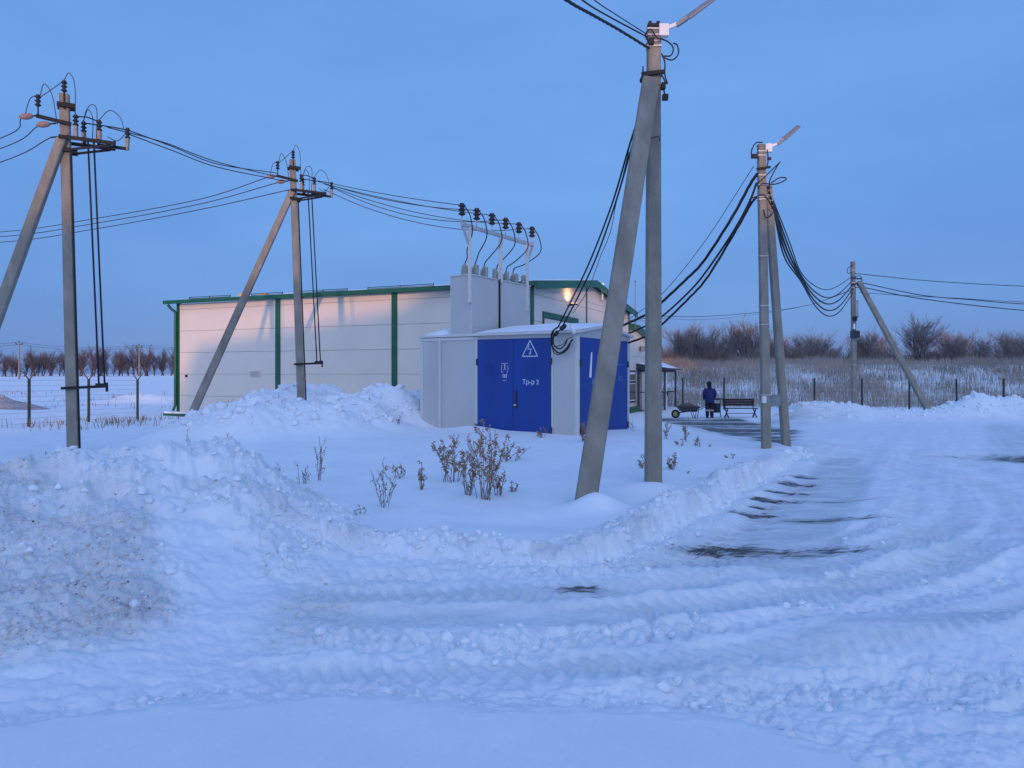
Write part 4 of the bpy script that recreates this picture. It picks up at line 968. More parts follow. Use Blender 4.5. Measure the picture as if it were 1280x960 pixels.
# ------------------------------------------------------------------ fences
def fence(name, pts, hgt, label, fork=True, nw=9, extra=.0):
    t = thing(name, (pts[0][0], pts[0][1], gz(*pts[0])), label, 'fence')
    tops = []
    for k, (x, y) in enumerate(pts):
        z = gz(x, y); m = MB(); m.beam((x, y, z - .4), (x, y, z + hgt), .07, .07)
        if fork:
            for s in (-1, 1): m.beam((x, y, z + hgt - .02), (x + s * .2, y + s * .05, z + hgt + .28), .035, .035)
        m.build('post', M['green_fence'], t); tops.append(Vector((x, y, z)))
    m = MB()
    for i in range(nw):
        zz = hgt * (.06 + .92 * i / (nw - 1))
        for a, b in zip(tops[:-1], tops[1:]): m.tube([a + Vector((0, 0, zz)), b + Vector((0, 0, zz))], .0028, 4, cap=False)
    for a, b in ():
        n = 12
        for i in range(1, n):
            p = a.lerp(b, i / n); m.tube([p + Vector((0, 0, hgt * .05)), p + Vector((0, 0, hgt * .98))], .003, 3, cap=False)
    m.build('wire_mesh', M['green_fence'], t)
    if fork:
        m = MB()
        for s in (-1, 1):
            for q in (.12, .26):
                for a, b in zip(tops[:-1], tops[1:]):
                    o = Vector((s * q * .7, s * q * .18, hgt + q)); m.tube([a + o, b + o], .0025, 3, cap=False)
        m.build('barbed_wire', M['green_fence'], t)
    return t
fence('wire_fence', [(-18.9, 20.0), (-17.6, 22.8), (-16.55, 25.5), (-16.1, 28.3), (-15.35, 30.5)], 1.62, 'green wire mesh fence with forked posts left of the cream building')
xr = [(7.6, 40.5), (9.25, 40.3), (11.4, 40.0)] + [(13.7 + i * 2.58, 40.0 + i * .05) for i in range(8)]
fence('wire_fence', [(x, y) for x, y in xr], 1.72, 'dark wire mesh fence along the foot of the reedy bank behind the bench', fork=False, nw=8)

# ------------------------------------------------------------------ bare trees
def branch_tree(seed, height, stems, spread, depth, tw_r, dens, upright=.5):
    rnd = random.Random(seed); trunk = MB(); crown = MB()
    def grow(p, d, l, r, lev):
        n = 3; pts = [p]; q = p.copy(); dd = d.copy()
        for i in range(n):
            dd = (dd + Vector((rnd.gauss(0, .16), rnd.gauss(0, .16), rnd.gauss(.05, .08)))).normalized()
            q = q + dd * l / n; pts.append(q.copy())
        (trunk if lev == 0 else crown).tube(pts, r, 5 if lev == 0 else 3, r * .55, cap=False)
        if lev >= depth: return
        k = dens[lev]
        for i in range(k):
            t = .25 + .75 * (i + rnd.random()) / k if lev == 0 else .15 + .85 * (i + rnd.random()) / k
            ii = min(n - 1, int(t * n)); f = t * n - ii; bp = pts[ii].lerp(pts[ii + 1], f)
            az = rnd.uniform(0, 2 * PI); sp = rnd.uniform(.35, .85) * spread
            nd = (dd + Vector((math.cos(az), math.sin(az), 0)) * sp + Vector((0, 0, upright * rnd.uniform(.2, 1)))).normalized()
            grow(bp, nd, l * rnd.uniform(.42, .66), max(tw_r, r * .42), lev + 1)
    for s in range(stems):
        az = rnd.uniform(0, 2 * PI); d = Vector((math.cos(az) * .28 * (stems > 1) * spread, math.sin(az) * .28 * (stems > 1) * spread, 1)).normalized()
        grow(Vector((math.cos(az) * .12 * (stems > 1), math.sin(az) * .12 * (stems > 1), -.3)), d, height * rnd.uniform(.5, .62), height * (.011 if stems > 2 else .018) + .01, 0)
    return trunk, crown
protos = []
for s, args in enumerate(((11, 5.4, 5, 1.25, 3, .006, (10, 8, 7)), (23, 5.4, 6, 1.05, 3, .006, (9, 8, 7)), (37, 5.4, 4, 1.35, 3, .006, (11, 8, 7)), (41, 5.0, 4, 1.2, 3, .006, (10, 8, 6)))):
    tr, cr = branch_tree(*args, upright=.62); protos.append((tr, cr))
fprotos = []
for s, args in enumerate(((101, 10, 1, .95, 3, .02, (14, 8, 5)), (113, 10, 2, .85, 3, .02, (11, 7, 5)), (127, 10, 1, 1.1, 3, .02, (14, 8, 5)), (131, 10, 2, .75, 3, .02, (10, 6, 5)))):
    fprotos.append(branch_tree(*args, upright=.5))
def tree_root(pr, mt, mc, name='bare_tree'):
    r = bpy.data.objects.new(name, None); COL.objects.link(r)
    pr[0].build('trunk', mt, r); pr[1].build('crown', mc, r); return r
nroots = [tree_root(p, M['bark'], M['twig'], 'bare_tree') for p in protos]; used = set()
def put_tree(roots, i, x, y, z, s, rot, label, group, sx=1.0):
    key = (id(roots), i)
    o = roots[i] if key not in used else copy_tree(roots[i]); used.add(key)
    o.location = (x, y, z); o.scale = (s * sx, s * sx, s); o.rotation_euler = (0, 0, rot)
    o['label'] = label; o['category'] = 'tree'; o['group'] = group; return o
def tree_px(px, ytop, Y, i, label, wide=1.0):
    x = (px - 640) * Y / FPX; z = gz(x, Y) - .1; top = EYE - (ytop - HY) * Y / FPX
    put_tree(nroots, i, x, Y, z, (top - z) / 4.45, random.uniform(0, 6.28), label, 'bare trees behind the reedy bank', wide)
for px, yt, Y, i, lab, w in (
    (845, 412, 78, 1, 'dense reddish bare tree just right of the porch roof', 1.3), (871, 418, 82, 0, 'bare tree between the porch tree and the person', 1.1),
    (889, 409, 79, 2, 'tall bare tree above the standing person', 1.2), (912, 414, 84, 3, 'slim bare tree above the bench, left side', 1.1), (934, 406, 79, 1, 'tall reddish bare tree behind the bench, against the lamp pole', 1.3),
    (972, 436, 80, 3, 'small bare tree seen between the lamp pole and its strut', 1.3), (998, 420, 80, 2, 'bare tree just right of the leaning strut of the lamp pole', 1.25), (1021, 418, 84, 0, 'bare tree over the middle of the reedy bank', 1.2), (1043, 432, 80, 3, 'low bare tree left of the farthest pole', 1.3), (1080, 420, 79, 1, 'reddish bare tree right behind the farthest pole', 1.1),
    (1112, 441, 82, 3, 'low bare tree behind the leaning strut of the farthest pole', 1.5), (1149, 400, 72, 0, 'big bushy bare tree, widest right of the farthest pole', 1.25), (1192, 424, 80, 1, 'round bare tree next right of the big bushy one', 1.2), (1224, 426, 80, 2, 'thin forked bare tree second right of the big bushy one', 1.0), (1262, 417, 76, 2, 'spreading bare tree at the right edge of the picture', 1.3), (1290, 420, 80, 0, 'bare tree cut by the right edge of the picture', 1.2)):
    tree_px(px, yt, Y, i, lab, w)
for k in range(17):
    px_ = 838 + k * 28.5 + random.uniform(-8, 8); Y_ = random.uniform(88, 100)
    x_ = (px_ - 640) * Y_ / FPX; z_ = gz(x_, Y_) - .1; top_ = EYE - (random.uniform(418, 440) - HY) * Y_ / FPX
    put_tree(nroots, k % 4, x_, Y_, z_, (top_ - z_) / 4.4, random.uniform(0, 6.28), 'bare tree in the farther, fainter row behind the reedy bank', 'bare trees in the back row', 1.35)
froots = [tree_root(p, M['bark'], M['twig_far'], 'bare_tree') for p in fprotos]
rnd = random.Random(5)
px = -60.0; k = 0
while px < 232:
    Y = 300 + rnd.uniform(-15, 22); x = (px - 640) * Y / FPX
    hh = rnd.uniform(8.2, 11.6) * (1.12 if 110 < px < 150 or 155 < px < 190 else 1)
    put_tree(froots, k % 4, x, Y, gz(x, Y) - .2, hh / 9.2, rnd.uniform(0, 6.28), 'leafless tree in the far belt across the left snow field', 'trees in the far belt', 1.1)
    px += rnd.uniform(4.2, 7.5) if not (60 < px < 66) else 9; k += 1
# undergrowth
def scatter_blades(name, n, area, hmin, hmax, w, mat, label, cat, lean=.15, seed=1, dens=None, side=2):
    r = np.random.RandomState(seed); xs = []; ys = []
    while len(xs) < n:
        x = r.uniform(area[0], area[1], n); y = r.uniform(area[2], area[3], n)
        keep = np.ones(n, bool) if dens is None else r.rand(n) < dens(x, y)
        xs += list(x[keep]); ys += list(y[keep])
    x = np.array(xs[:n]); y = np.array(ys[:n]); z = terrain(x, y, False)[0]
    hh = r.uniform(hmin, hmax, n) * (.6 + .8 * vnoise(x * .6, y * .6, 5)); lx = r.normal(0, lean, n) * hh; ly = r.normal(0, lean, n) * hh; az = r.uniform(0, PI, n); w = w * r.uniform(.6, 1.4, n)
    vs = []; fs = []
    cx, cy = np.cos(az) * w, np.sin(az) * w
    V = np.stack([np.stack([x - cx, y - cy, z - .05], 1), np.stack([x + cx, y + cy, z - .05], 1), np.stack([x + lx * .4 + cx * .8, y + ly * .4 + cy * .8, z + hh * .6], 1), np.stack([x + lx * .4 - cx * .8, y + ly * .4 - cy * .8, z + hh * .6], 1), np.stack([x + lx, y + ly, z + hh], 1)], 1).reshape(-1, 3)
    b = np.arange(n) * 5
    me = bpy.data.meshes.new(name)
    faces = [(i, i + 1, i + 2, i + 3) for i in b] + [(i + 3, i + 2, i + 4) for i in b]
    me.from_pydata(V.tolist(), [], faces); me.materials.append(mat)
    o = bpy.data.objects.new(name, me); COL.objects.link(o); tag(o, label, cat, kind='stuff'); return o
scatter_blades('dry_reeds', 60000, (6, 62, 43, 70.5), .28, .85, .012, M['reed'], 'dry brown reeds and grass covering the snowy bank', 'dry grass', .12, 3, lambda x, y: (.38 + .62 * sst(.36, .62, fbm(x, y, 4.5, 3, 9) * .9 + .5)) * (.3 + .7 * sst(43, 54, y)))
scatter_blades('undergrowth', 9000, (8, 75, 70, 77), .5, 1.6, .02, M['brush'], 'brown brushwood at the foot of the trees on the bank', 'brushwood', .35, 4, lambda x, y: .2 + .8 * sst(.35, .6, fbm(x, y, 6, 2, 19) + .5) * (1 - .3 * sst(26, 30, x)))
scatter_blades('undergrowth', 1500, (-235, -120, 285, 296), .4, 1.3, .06, M['brush'], 'dark brush along the foot of the distant tree belt', 'brushwood', .4, 6)
scatter_blades('dry_grass', 520, (-17.5, -9.2, 22.8, 30), .08, .36, .010, M['grass'], 'short dry grass poking through snow between the fence and the pole', 'dry grass', .3, 8, lambda x, y: sst(.5, .75, fbm(x, y, 1.6, 3, 29) + .5))
scatter_blades('dry_grass', 500, (-60, -18, 40, 85), .12, .4, .02, M['grass'], 'sparse dry tufts on the left snow field beyond the fence', 'dry grass', .3, 9, lambda x, y: sst(.5, .75, fbm(x, y, 4, 3, 39) + .5))

# ------------------------------------------------------------------ dry weeds by the kiosk
def weed(x, y, h, stems, spread, leaf, n, seed, label, mat='weed', name='dry_weed', bend=.25, wiry=False):
    r = random.Random(seed); z = gz(x, y)
    t = thing(name, (x, y, z), label, 'weed', 'dry weeds in the snow'); st = MB(); lf = MB()
    for s in range(stems):
        az = r.uniform(0, 2 * PI); hh = h * r.uniform(.62, 1.0) if s else h
        b = Vector((x + r.gauss(0, spread * .25), y + r.gauss(0, spread * .25), z - .05))
        tip = b + Vector((math.cos(az) * spread * r.uniform(.4, 1.15), math.sin(az) * spread * r.uniform(.2, .8), hh * r.uniform(.7, 1))) if s else b + Vector((r.gauss(0, .03), 0, h))
        mid = (b + tip) / 2 + Vector((r.gauss(0, bend * .12), r.gauss(0, .03), .06 * hh))
        q = spline([b, mid, tip], 5); st.tube(q, .0065 if not wiry else .004, 4, .003)
        stalks = [q]
        for k in range(int(3 + 5 * hh) if stems < 12 else 2):
            i = r.randrange(2, len(q) - 1); p = q[i]; a2 = r.uniform(0, 2 * PI); l = hh * r.uniform(.1, .28)
            e = p + Vector((math.cos(a2) * l * .6, math.sin(a2) * l * .5, l)); tw = [p, (p + e) / 2 + Vector((r.gauss(0, .02), 0, -.01)), e]
            st.tube(tw, .004, 3, .002); stalks.append(tw)
        for k in range(int(n * 2.4)):
            q2 = r.choice(stalks); u = r.uniform(.25, 1) ** .7 * (len(q2) - 1.001); i = int(u); p = q2[i].lerp(q2[i + 1], u - i)
            L_ = leaf * r.uniform(.4, 1.05); a2 = r.uniform(0, 2 * PI); d = Vector((math.cos(a2) * .7, math.sin(a2) * .7, r.uniform(-1.0, .9))).normalized(); sd_ = d.orthogonal().normalized() * L_ * r.uniform(.18, .36)
            up = d.cross(sd_).normalized() * L_ * r.uniform(-.25, .25)
            lf.add([p, p + d * L_ * .45 + sd_, p + d * L_ + up, p + d * L_ * .5 - sd_ + up * .6], [(0, 1, 2), (0, 2, 3)])
    st.build('stem', M['weed_dark'], t); lf.build('dry_leaf', M[mat], t); return t
def wpx(px, py, Y, ytop, *a, **k):
    x = (px - 640) * Y / FPX; h = (py - ytop) * Y / FPX; return weed(x, Y, h, *a, **k)
wpx(605, 625, 10.9, 527, 13, .34, .05, 34, 1, 'biggest bushy brown weed, in the middle before the kiosk')
wpx(586, 620, 11.2, 566, 7, .12, .04, 22, 2, 'dense brown weed tuft at the left foot of the biggest weed')
wpx(622, 618, 11.2, 572, 6, .12, .04, 18, 3, 'brown weed tuft at the right foot of the biggest weed')
wpx(562, 598, 12.4, 533, 9, .30, .06, 26, 4, 'bushy weed with snow caught in its leaves, left of the biggest weed')
wpx(634, 575, 14.6, 542, 8, .34, .05, 14, 5, 'loose low weed below the blue door with separate tufts')
wpx(597, 562, 15.5, 528, 6, .16, .05, 18, 40, 'brown weed tops against the edge of the blue door')
wpx(478, 640, 10.1, 580, 6, .16, .035, 7, 6, 'thin wiry weed furthest forward on the snow', mat='weed_dark', wiry=True)
wpx(494, 594, 12.6, 571, 5, .18, .045, 10, 7, 'small weed leaning to the left behind the wiry one', bend=.8)
wpx(527, 613, 11.6, 576, 4, .08, .05, 14, 8, 'small upright brown weed between the wiry one and the bushy one')
wpx(640, 615, 11.5, 597, 3, .06, .045, 8, 9, 'tiny weed just right of the biggest weed')
wpx(400, 602, 12.3, 543, 3, .10, .03, 26, 10, 'two tall dark beaded stalks before the snow mound', mat='weed_dark', bend=.1)
wpx(380, 606, 12.0, 578, 5, .12, .025, 8, 11, 'short wiry weed left of the beaded stalks', mat='weed_dark', wiry=True)
wpx(350, 604, 12.1, 575, 4, .12, .025, 7, 12, 'sparse twiggy weed farthest left before the snow mound', mat='weed_dark', wiry=True)
wpx(235, 558, 16.4, 534, 1, .03, .03, 14, 13, 'single dark beaded stalk behind the dirty heap', mat='weed_dark')
wpx(285, 566, 16.8, 552, 3, .10, .03, 6, 14, 'tiny twig on the front of the snow mound', mat='weed_dark', wiry=True)
wpx(676, 556, 18.0, 541, 5, .07, .05, 14, 15, 'small round tuft under the right edge of the left blue door')
wpx(730, 557, 17.4, 532, 6, .10, .055, 20, 16, 'brown tuft at the kiosk corner behind the leaning strut')
wpx(799, 590, 13.6, 570, 4, .12, .045, 10, 17, 'small weed just left of the nearest pole foot')
wpx(842, 590, 13.4, 567, 5, .12, .05, 14, 18, 'small bushy weed just right of the nearest pole foot')
wpx(791, 538, 20.5, 520, 3, .12, .02, 4, 19, 'bare forked twig by the right end of the kiosk', mat='weed_dark', wiry=True)
wpx(834, 546, 18.8, 522, 4, .16, .05, 12, 20, 'brown weed right of the nearest pole, in front of the porch')
wpx(858, 545, 18.6, 513, 4, .12, .055, 16, 21, 'tall reddish weed under the wheelbarrow')
wpx(872, 552, 17.6, 537, 4, .10, .05, 10, 22, 'low weed on the snow edge below the person')
wpx(849, 558, 17.4, 548, 3, .07, .05, 8, 23, 'dark little weed on the verge below the tall reddish one', mat='weed_dark')
wpx(886, 547, 17.8, 541, 2, .05, .05, 6, 24, 'two leaf weed at the verge edge below the bench', mat='weed_dark')
wpx(909, 568, 15.6, 559, 3, .14, .05, 7, 25, 'low curled weed nearest the road pole on the verge', mat='weed_dark')
wpx(861, 602, 13.0, 596, 2, .03, .04, 4, 26, 'tiny dark sprout right of the nearest pole foot', mat='weed_dark')
wpx(62, 574, 14.4, 556, 4, .14, .03, 8, 27, 'wiry weed left of the leftmost pole foot', mat='weed_dark', wiry=True)
wpx(498, 530, 20.0, 516, 3, .10, .03, 7, 28, 'weed on the snow mound beside the kiosk wall', mat='weed_dark')
wpx(449, 655, 9.3, 640, 3, .06, .02, 5, 29, 'faint twig at the rim of the verge before the wiry weed', mat='weed_dark', wiry=True)

# ------------------------------------------------------------------ loose snow lumps
def lumps(name, n, mat, label, cat, pick, smin, smax, seed):
    bm0 = bmesh.new(); bmesh.ops.create_icosphere(bm0, subdivisions=1, radius=1); V0 = np.array([v.co[:] for v in bm0.verts]); F0 = np.array([[v.index for v in f.verts] for f in bm0.faces]); bm0.free()
    r = np.random.RandomState(seed); xs, ys = pick(r, n); n = len(xs); z = terrain(xs, ys, True)[0]; nv = len(V0); Vs = []; Fs = []
    for i in range(n):
        s = smin + (smax - smin) * r.rand() ** 4.5; v = V0 * (1 + r.uniform(-.36, .36, (nv, 1))) * s * np.array([r.uniform(.7, 1.3), r.uniform(.7, 1.3), r.uniform(.6, 1.0)])
        a = r.uniform(0, 6.28); c, q = math.cos(a), math.sin(a); v = np.stack([v[:, 0] * c - v[:, 1] * q, v[:, 0] * q + v[:, 1] * c, v[:, 2]], 1)
        Vs.append(v + np.array([xs[i], ys[i], z[i] + s * .2])); Fs.append(F0 + i * nv)
    me = bpy.data.meshes.new(name); me.from_pydata(np.concatenate(Vs).tolist(), [], np.concatenate(Fs).tolist()); me.materials.append(mat)
    me.polygons.foreach_set('use_smooth', r.rand(len(me.polygons)) < .5)
    o = bpy.data.objects.new(name, me); COL.objects.link(o); tag(o, label, cat, kind='stuff'); return o
def pick_rough(r, n):
    ox, oy = [], []
    while len(ox) < n:
        y = r.uniform(3.6, 14, 6000) ; x = r.uniform(-.72, .72, 6000) * y; ro = terrain(x, y, False); k = r.rand(6000) < np.clip(ro[4] - .25, 0, 1) ** 1.5 * (1 - ro[3]) * (1 - .97 * np.clip(ro[1] * 2.2, 0, 1))
        ox += list(x[k]); oy += list(y[k])
    return np.array(ox[:n]), np.array(oy[:n])
lumps('snow_lumps', 2400, M['snow'], 'loose lumps of snow strewn over heaps and ruts', 'snow lumps', pick_rough, .006, .05, 3)
def pick_far(r, n):
    ox, oy = [], []
    while len(ox) < n:
        y = r.uniform(16, 37, 6000); x = r.uniform(-.5, .72, 6000) * y; ro = terrain(x, y, False); k = (r.rand(6000) < np.clip(ro[4] - .3, 0, 1) ** 1.5) & (ro[2] < .2)
        ox += list(x[k]); oy += list(y[k])
    return np.array(ox[:n]), np.array(oy[:n])
lumps('snow_lumps', 1500, M['snow'], 'lumps of snow on the farther mounds and banks', 'snow lumps', pick_far, .03, .16, 5)
def pick_dirt(r, n):
    ox, oy = [], []
    while len(ox) < n:
        y = r.uniform(4, 10, 6000); x = r.uniform(-.72, .1, 6000) * y; ro = terrain(x, y, False); k = r.rand(6000) < np.clip(ro[1] - .16, 0, 1) ** 1.2 * (x < -1.45 - .2 * (y > 5.4))
        ox += list(x[k]); oy += list(y[k])
    return np.array(ox[:n]), np.array(oy[:n])
M['dirty_snow'] = paint('dirty_snow', (0.62, 0.615, 0.61), .9, .25, 9, bump=.5, bscale=30)
lumps('dirty_lumps', 1300, M['dirty_snow'], 'grey lumps of frozen dirty snow over the soiled side of the heap', 'dirty snow lumps', pick_dirt, .003, .022, 9)
lumps('soil_crumbs', 170, M['soil'], 'small crumbs of soil in the dirty heap', 'soil crumbs', pick_dirt, .003, .011, 19)
# gravel pile at the far left
def pile(name, x, y, rx, ry, h, mat, label, cat):
    m = MB(); n, k = 14, 36; z = gz(x, y); vs = []; 
    for i in range(n + 1):
        for j in range(k):
            a = j * 2 * PI / k; u = i / n; wob = 1 + .12 * math.sin(3 * a + 1) + .06 * math.sin(7 * a); px_, py_ = x + math.cos(a) * rx * u * wob, y + math.sin(a) * ry * u * wob
            vs.append((px_, py_, z - .05 + h * (1 - u) ** 1.15 * (1 + .08 * math.sin(5 * a + u * 9))))
    m.add(vs, [(i * k + j, i * k + (j + 1) % k, (i + 1) * k + (j + 1) % k, (i + 1) * k + j) for i in range(n) for j in range(k)], True)
    return tag(m.build(name, mat), label, cat)
pile('gravel_pile', -28.2, 40.5, 2.6, 2.2, .92, M['gravel'], 'grey gravel pile behind the fence at the left edge', 'gravel pile')

# distant power line at the left
for k, (px_, yt, yb, lab) in enumerate(((24, 428, 475, 'small far pole with crossarm, left one before the tree belt'), (174, 432, 471, 'small far pole before the tree belt, close to the cream building'))):
    Y = 205 if k == 0 else 235
    b = P(px_, 472, Y); b.z = gz(b.x, b.y); tp = P(px_, yt, Y)
    t = thing('utility_pole', b, lab, 'utility pole', 'far poles before the tree belt')
    m = MB(); m.beam(b - Vector((0, 0, .5)), tp, .34, .34, .26, .26); m.build('shaft', M['concrete'], t)
    m = MB(); m.beam(tp + Vector((-.95, 0, -.5)), tp + Vector((.95, 0, -.5)), .14, .14); m.build('crossarm', M['steel_black'], t)
    for u in (-.9, 0, .9): m = MB(); m.lathe(tp + Vector((u, 0, -.45 if u else 0)), [(.05, 0), (.13, .15), (.1, .4), (.04, .5)], 6); m.build('insulator', M['insulator'], t)
for k, dz in enumerate((0.45, -.2)):
    a = P(24, 430, 205) + Vector((0, 0, dz)); b = P(174, 433, 235) + Vector((0, 0, dz)); c = P(-150, 428, 200) + Vector((0, 0, dz)); e = P(330, 434, 262) + Vector((0, 0, dz))
    wire_thing('overhead_wire', hang(c, a, 1.0, 8)[:-1] + hang(a, b, 1.1, 10)[:-1] + hang(b, e, 1.1, 8), .04, ('upper', 'lower')[k] + ' of the faint far wires before the tree belt', 'far wires before the tree belt')
# line from the shed corner to the farthest pole
for k, dy in enumerate((0, 4)):
    wire_thing('overhead_wire', [B(-.05, 13.7, 4.75 - .1 * k), P(826, 395.7 + dy * .6, 39.2), P(876, 395.7 + dy, 38.8), P(948.5, 390.5 + dy * .5, 38.5), P(1012, 381, 38.3), T5(-.1, -.1, -1.45 - .05 * k)], .014 if k == 0 else .008, ('dark', 'thinner')[k] + ' cable strung low from the shed corner to the farthest pole', 'cables from the shed to the farthest pole', 'cable', cat='cable')

# ------------------------------------------------------------------ bench, bin, barrow, person
def at(px, Y): x = (px - 640) * Y / FPX; return Vector((x, Y, gz(x, Y)))
bc = at(925.5, 35.0); bn = thing('park_bench', bc, 'dark slatted bench with crossed metal legs on the cleared asphalt', 'bench')
def bx_(x, y, z): return bc + Vector((x, y, z))
for i in range(3):
    m = MB(); m.beam(bx_(-.75, .28 + .03 * i, .60 + .115 * i), bx_(.75, .28 + .03 * i, .60 + .115 * i), .03, .105); m.build('backrest_slat', M['wood_dark'], bn)
for i in range(3):
    m = MB(); m.beam(bx_(-.77, -.16 + .15 * i, .44), bx_(.77, -.16 + .15 * i, .44), .12, .035); m.build('seat_slat', M['wood_dark'], bn)
for s in (-.66, .66):
    m = MB(); m.tube([bx_(s, -.3, 0), bx_(s, .16, .42), bx_(s, .36, .9)], .022, 6); m.tube([bx_(s, .3, 0), bx_(s, -.2, .42)], .022, 6); m.tube([bx_(s - .09, -.1, 0), bx_(s + .08, .0, .4)], .018, 6); m.tube([bx_(s + .1, -.1, 0), bx_(s - .07, .0, .4)], .018, 6); m.build('leg', M['steel_black'], bn)
m = MB(); m.tube([bx_(-.66, .02, .2), bx_(.66, .02, .2)], .016, 6); m.build('stretcher', M['steel_black'], bn)
wc = at(896.5, 35.3); wb_ = thing('litter_bin', wc, 'dark litter bin hanging in a metal frame beside the person', 'litter bin')
m = MB()
for s in (-.19, .15): m.tube([wc + Vector((s, 0, 0)), wc + Vector((s, 0, .86)), ], .018, 6)
m.tube([wc + Vector((-.19, 0, .86)), wc + Vector((.15, 0, .86))], .018, 6); m.build('frame', M['steel_black'], wb_)
m = MB(); m.lathe(wc + Vector((-.02, 0, .24)), [(.13, 0), (.15, .02), (.165, .42), (.17, .44), (.15, .44), (.14, .1)], 14); m.build('bucket', M['bin_dark'], wb_)
m = MB(); m.box(wc + Vector((-.02, 0, .90)), (.46, .36, .05)); m.build('cover', M['bin_dark'], wb_, .01)
# wheelbarrow, wheel to the left
vc = at(862, 35.0); vb = thing('wheelbarrow', vc, 'loaded wheelbarrow with its wheel to the left, standing by the porch', 'wheelbarrow')
def vx(x, y, z): return vc + Vector((x, y, z))
m = MB(); bmq = [vx(-.42, -.2, .34), vx(.28, -.2, .30), vx(.28, .2, .30), vx(-.42, .2, .34), vx(-.62, -.33, .58), vx(.42, -.33, .56), vx(.42, .33, .56), vx(-.62, .33, .58)]
m.add(bmq, [(0, 3, 2, 1), (0, 1, 5, 4), (1, 2, 6, 5), (2, 3, 7, 6), (3, 0, 4, 7)]); tr_ = m.build('tray', M['barrow'], vb)
sm = tr_.modifiers.new('wall', 'SOLIDIFY'); sm.thickness = .012
m = MB(); vs = []
m.loft([(vx(-.08, 0, .50), .46, .28), (vx(-.1, 0, .58), .42, .26), (vx(-.12, 0, .66), .28, .18), (vx(-.1, 0, .71), .12, .08)], 12); ld_ = m.build('soil_load', M['soil']); tag(ld_, 'dark heaped load of soil lying in the wheelbarrow', 'soil')
wh_ = MB()
for k in range(24):
    a0, a1 = k * 2 * PI / 24, (k + 1) * 2 * PI / 24
    for j in range(8):
        b0, b1 = j * 2 * PI / 8, (j + 1) * 2 * PI / 8
        f = lambda a, b: vx(-.66 + math.cos(a) * (.16 + .045 * math.cos(b)), .045 * math.sin(b) * 1.2, .205 + math.sin(a) * (.16 + .045 * math.cos(b)))
        wh_.add([f(a0, b0), f(a1, b0), f(a1, b1), f(a0, b1)], [(0, 1, 2, 3)], True)
wl = wh_.build('tyre', M['rubber'], vb); m = MB(); m.lathe(vx(-.66, -.03, .205), [(.125, 0), (.13, .02), (.05, .035), (.13, .05), (.125, .06)], 16, (0, 1, 0)); m.build('rim', M['rim'], wl)
m = MB()
for s in (-.2, .2): m.tube(spline([vx(-.66, s * .35, .205), vx(-.3, s, .30), vx(.3, s * 1.2, .38), vx(.62, s * 1.3, .52), vx(.84, s * 1.35, .60)], 5), .018, 6)
m.build('handle', M['steel_black'], vb)
for s in (-.2, .2):
    m = MB(); m.tube([vx(.1, s, .33), vx(.2, s, .0), vx(.3, s, .0), vx(.38, s, .38)], .016, 6); m.build('leg', M['steel_black'], vb)

# person seen from behind
pc = at(887, 35.15)
def px3(x, y, z): return pc + Vector((x, y, z))
pn = thing('person', pc, 'person seen from behind in blue padded jacket, dark cap and trousers with reflective band', 'person')
joints = {}; sk_v = []; sk_e = []; sk_r = []
def J(n, x, y, z, r, par=None):
    joints[n] = len(sk_v); sk_v.append((x, y, z)); sk_r.append(r)
    if par: sk_e.append((joints[par], joints[n]))
J('pelvis', 0, 0, .88, .125); J('waist', 0, .0, 1.05, .12, 'pelvis'); J('chest', 0, .03, 1.28, .14, 'waist'); J('neck', 0, .06, 1.44, .055, 'chest'); J('skull', 0, .085, 1.53, .075, 'neck'); J('crown', 0, .10, 1.64, .07, 'skull'); J('nose', 0, .195, 1.55, .018, 'skull')
for s, n in ((-1, 'l'), (1, 'r')):
    J('hip' + n, s * .09, 0, .84, .095, 'pelvis'); J('knee' + n, s * .10, .02, .47, .065, 'hip' + n); J('ankle' + n, s * .105, -.01, .09, .042, 'knee' + n); J('toe' + n, s * .12, .15, .045, .04, 'ankle' + n)
    J('sh' + n, s * .17, .02, 1.36, .065, 'chest'); J('el' + n, s * .235, .0, 1.08, .05, 'sh' + n); J('wr' + n, s * (.215 if s < 0 else .16), .16 if s < 0 else .2, .90, .033, 'el' + n); J('palm' + n, s * (.24 if s < 0 else .13), .22 if s < 0 else .27, .86, .03, 'wr' + n)
    for f in range(4):
        J('f%d' % f + n, s * (.24 if s < 0 else .13) + (f - 1.5) * .018, .265 + .004 * f, .83 - .004 * f, .0095, 'palm' + n); J('g%d' % f + n, s * (.24 if s < 0 else .13) + (f - 1.5) * .018, .275 - .03, .80 + .006 * abs(f - 1), .009, 'f%d' % f + n)
    J('th' + n, s * (.24 if s < 0 else .13) - s * .04, .25, .855, .011, 'palm' + n)
me = bpy.data.meshes.new('body'); me.from_pydata(sk_v, sk_e, []); bo = bpy.data.objects.new('body', me); COL.objects.link(bo)
md = bo.modifiers.new('skin', 'SKIN')
for v, r_ in zip(me.skin_vertices[0].data, sk_r): v.radius = (r_, r_)
me.skin_vertices[0].data[0].use_root = True
sb = bo.modifiers.new('sub', 'SUBSURF'); sb.levels = 2; sb.render_levels = 2
dg = bpy.context.evaluated_depsgraph_get(); em = bpy.data.meshes.new_from_object(bo.evaluated_get(dg)); em.materials.clear(); em.materials.append(M['skin'])
for p in em.polygons: p.use_smooth = True
bo.modifiers.clear(); bo.data = em; bo.parent = pn
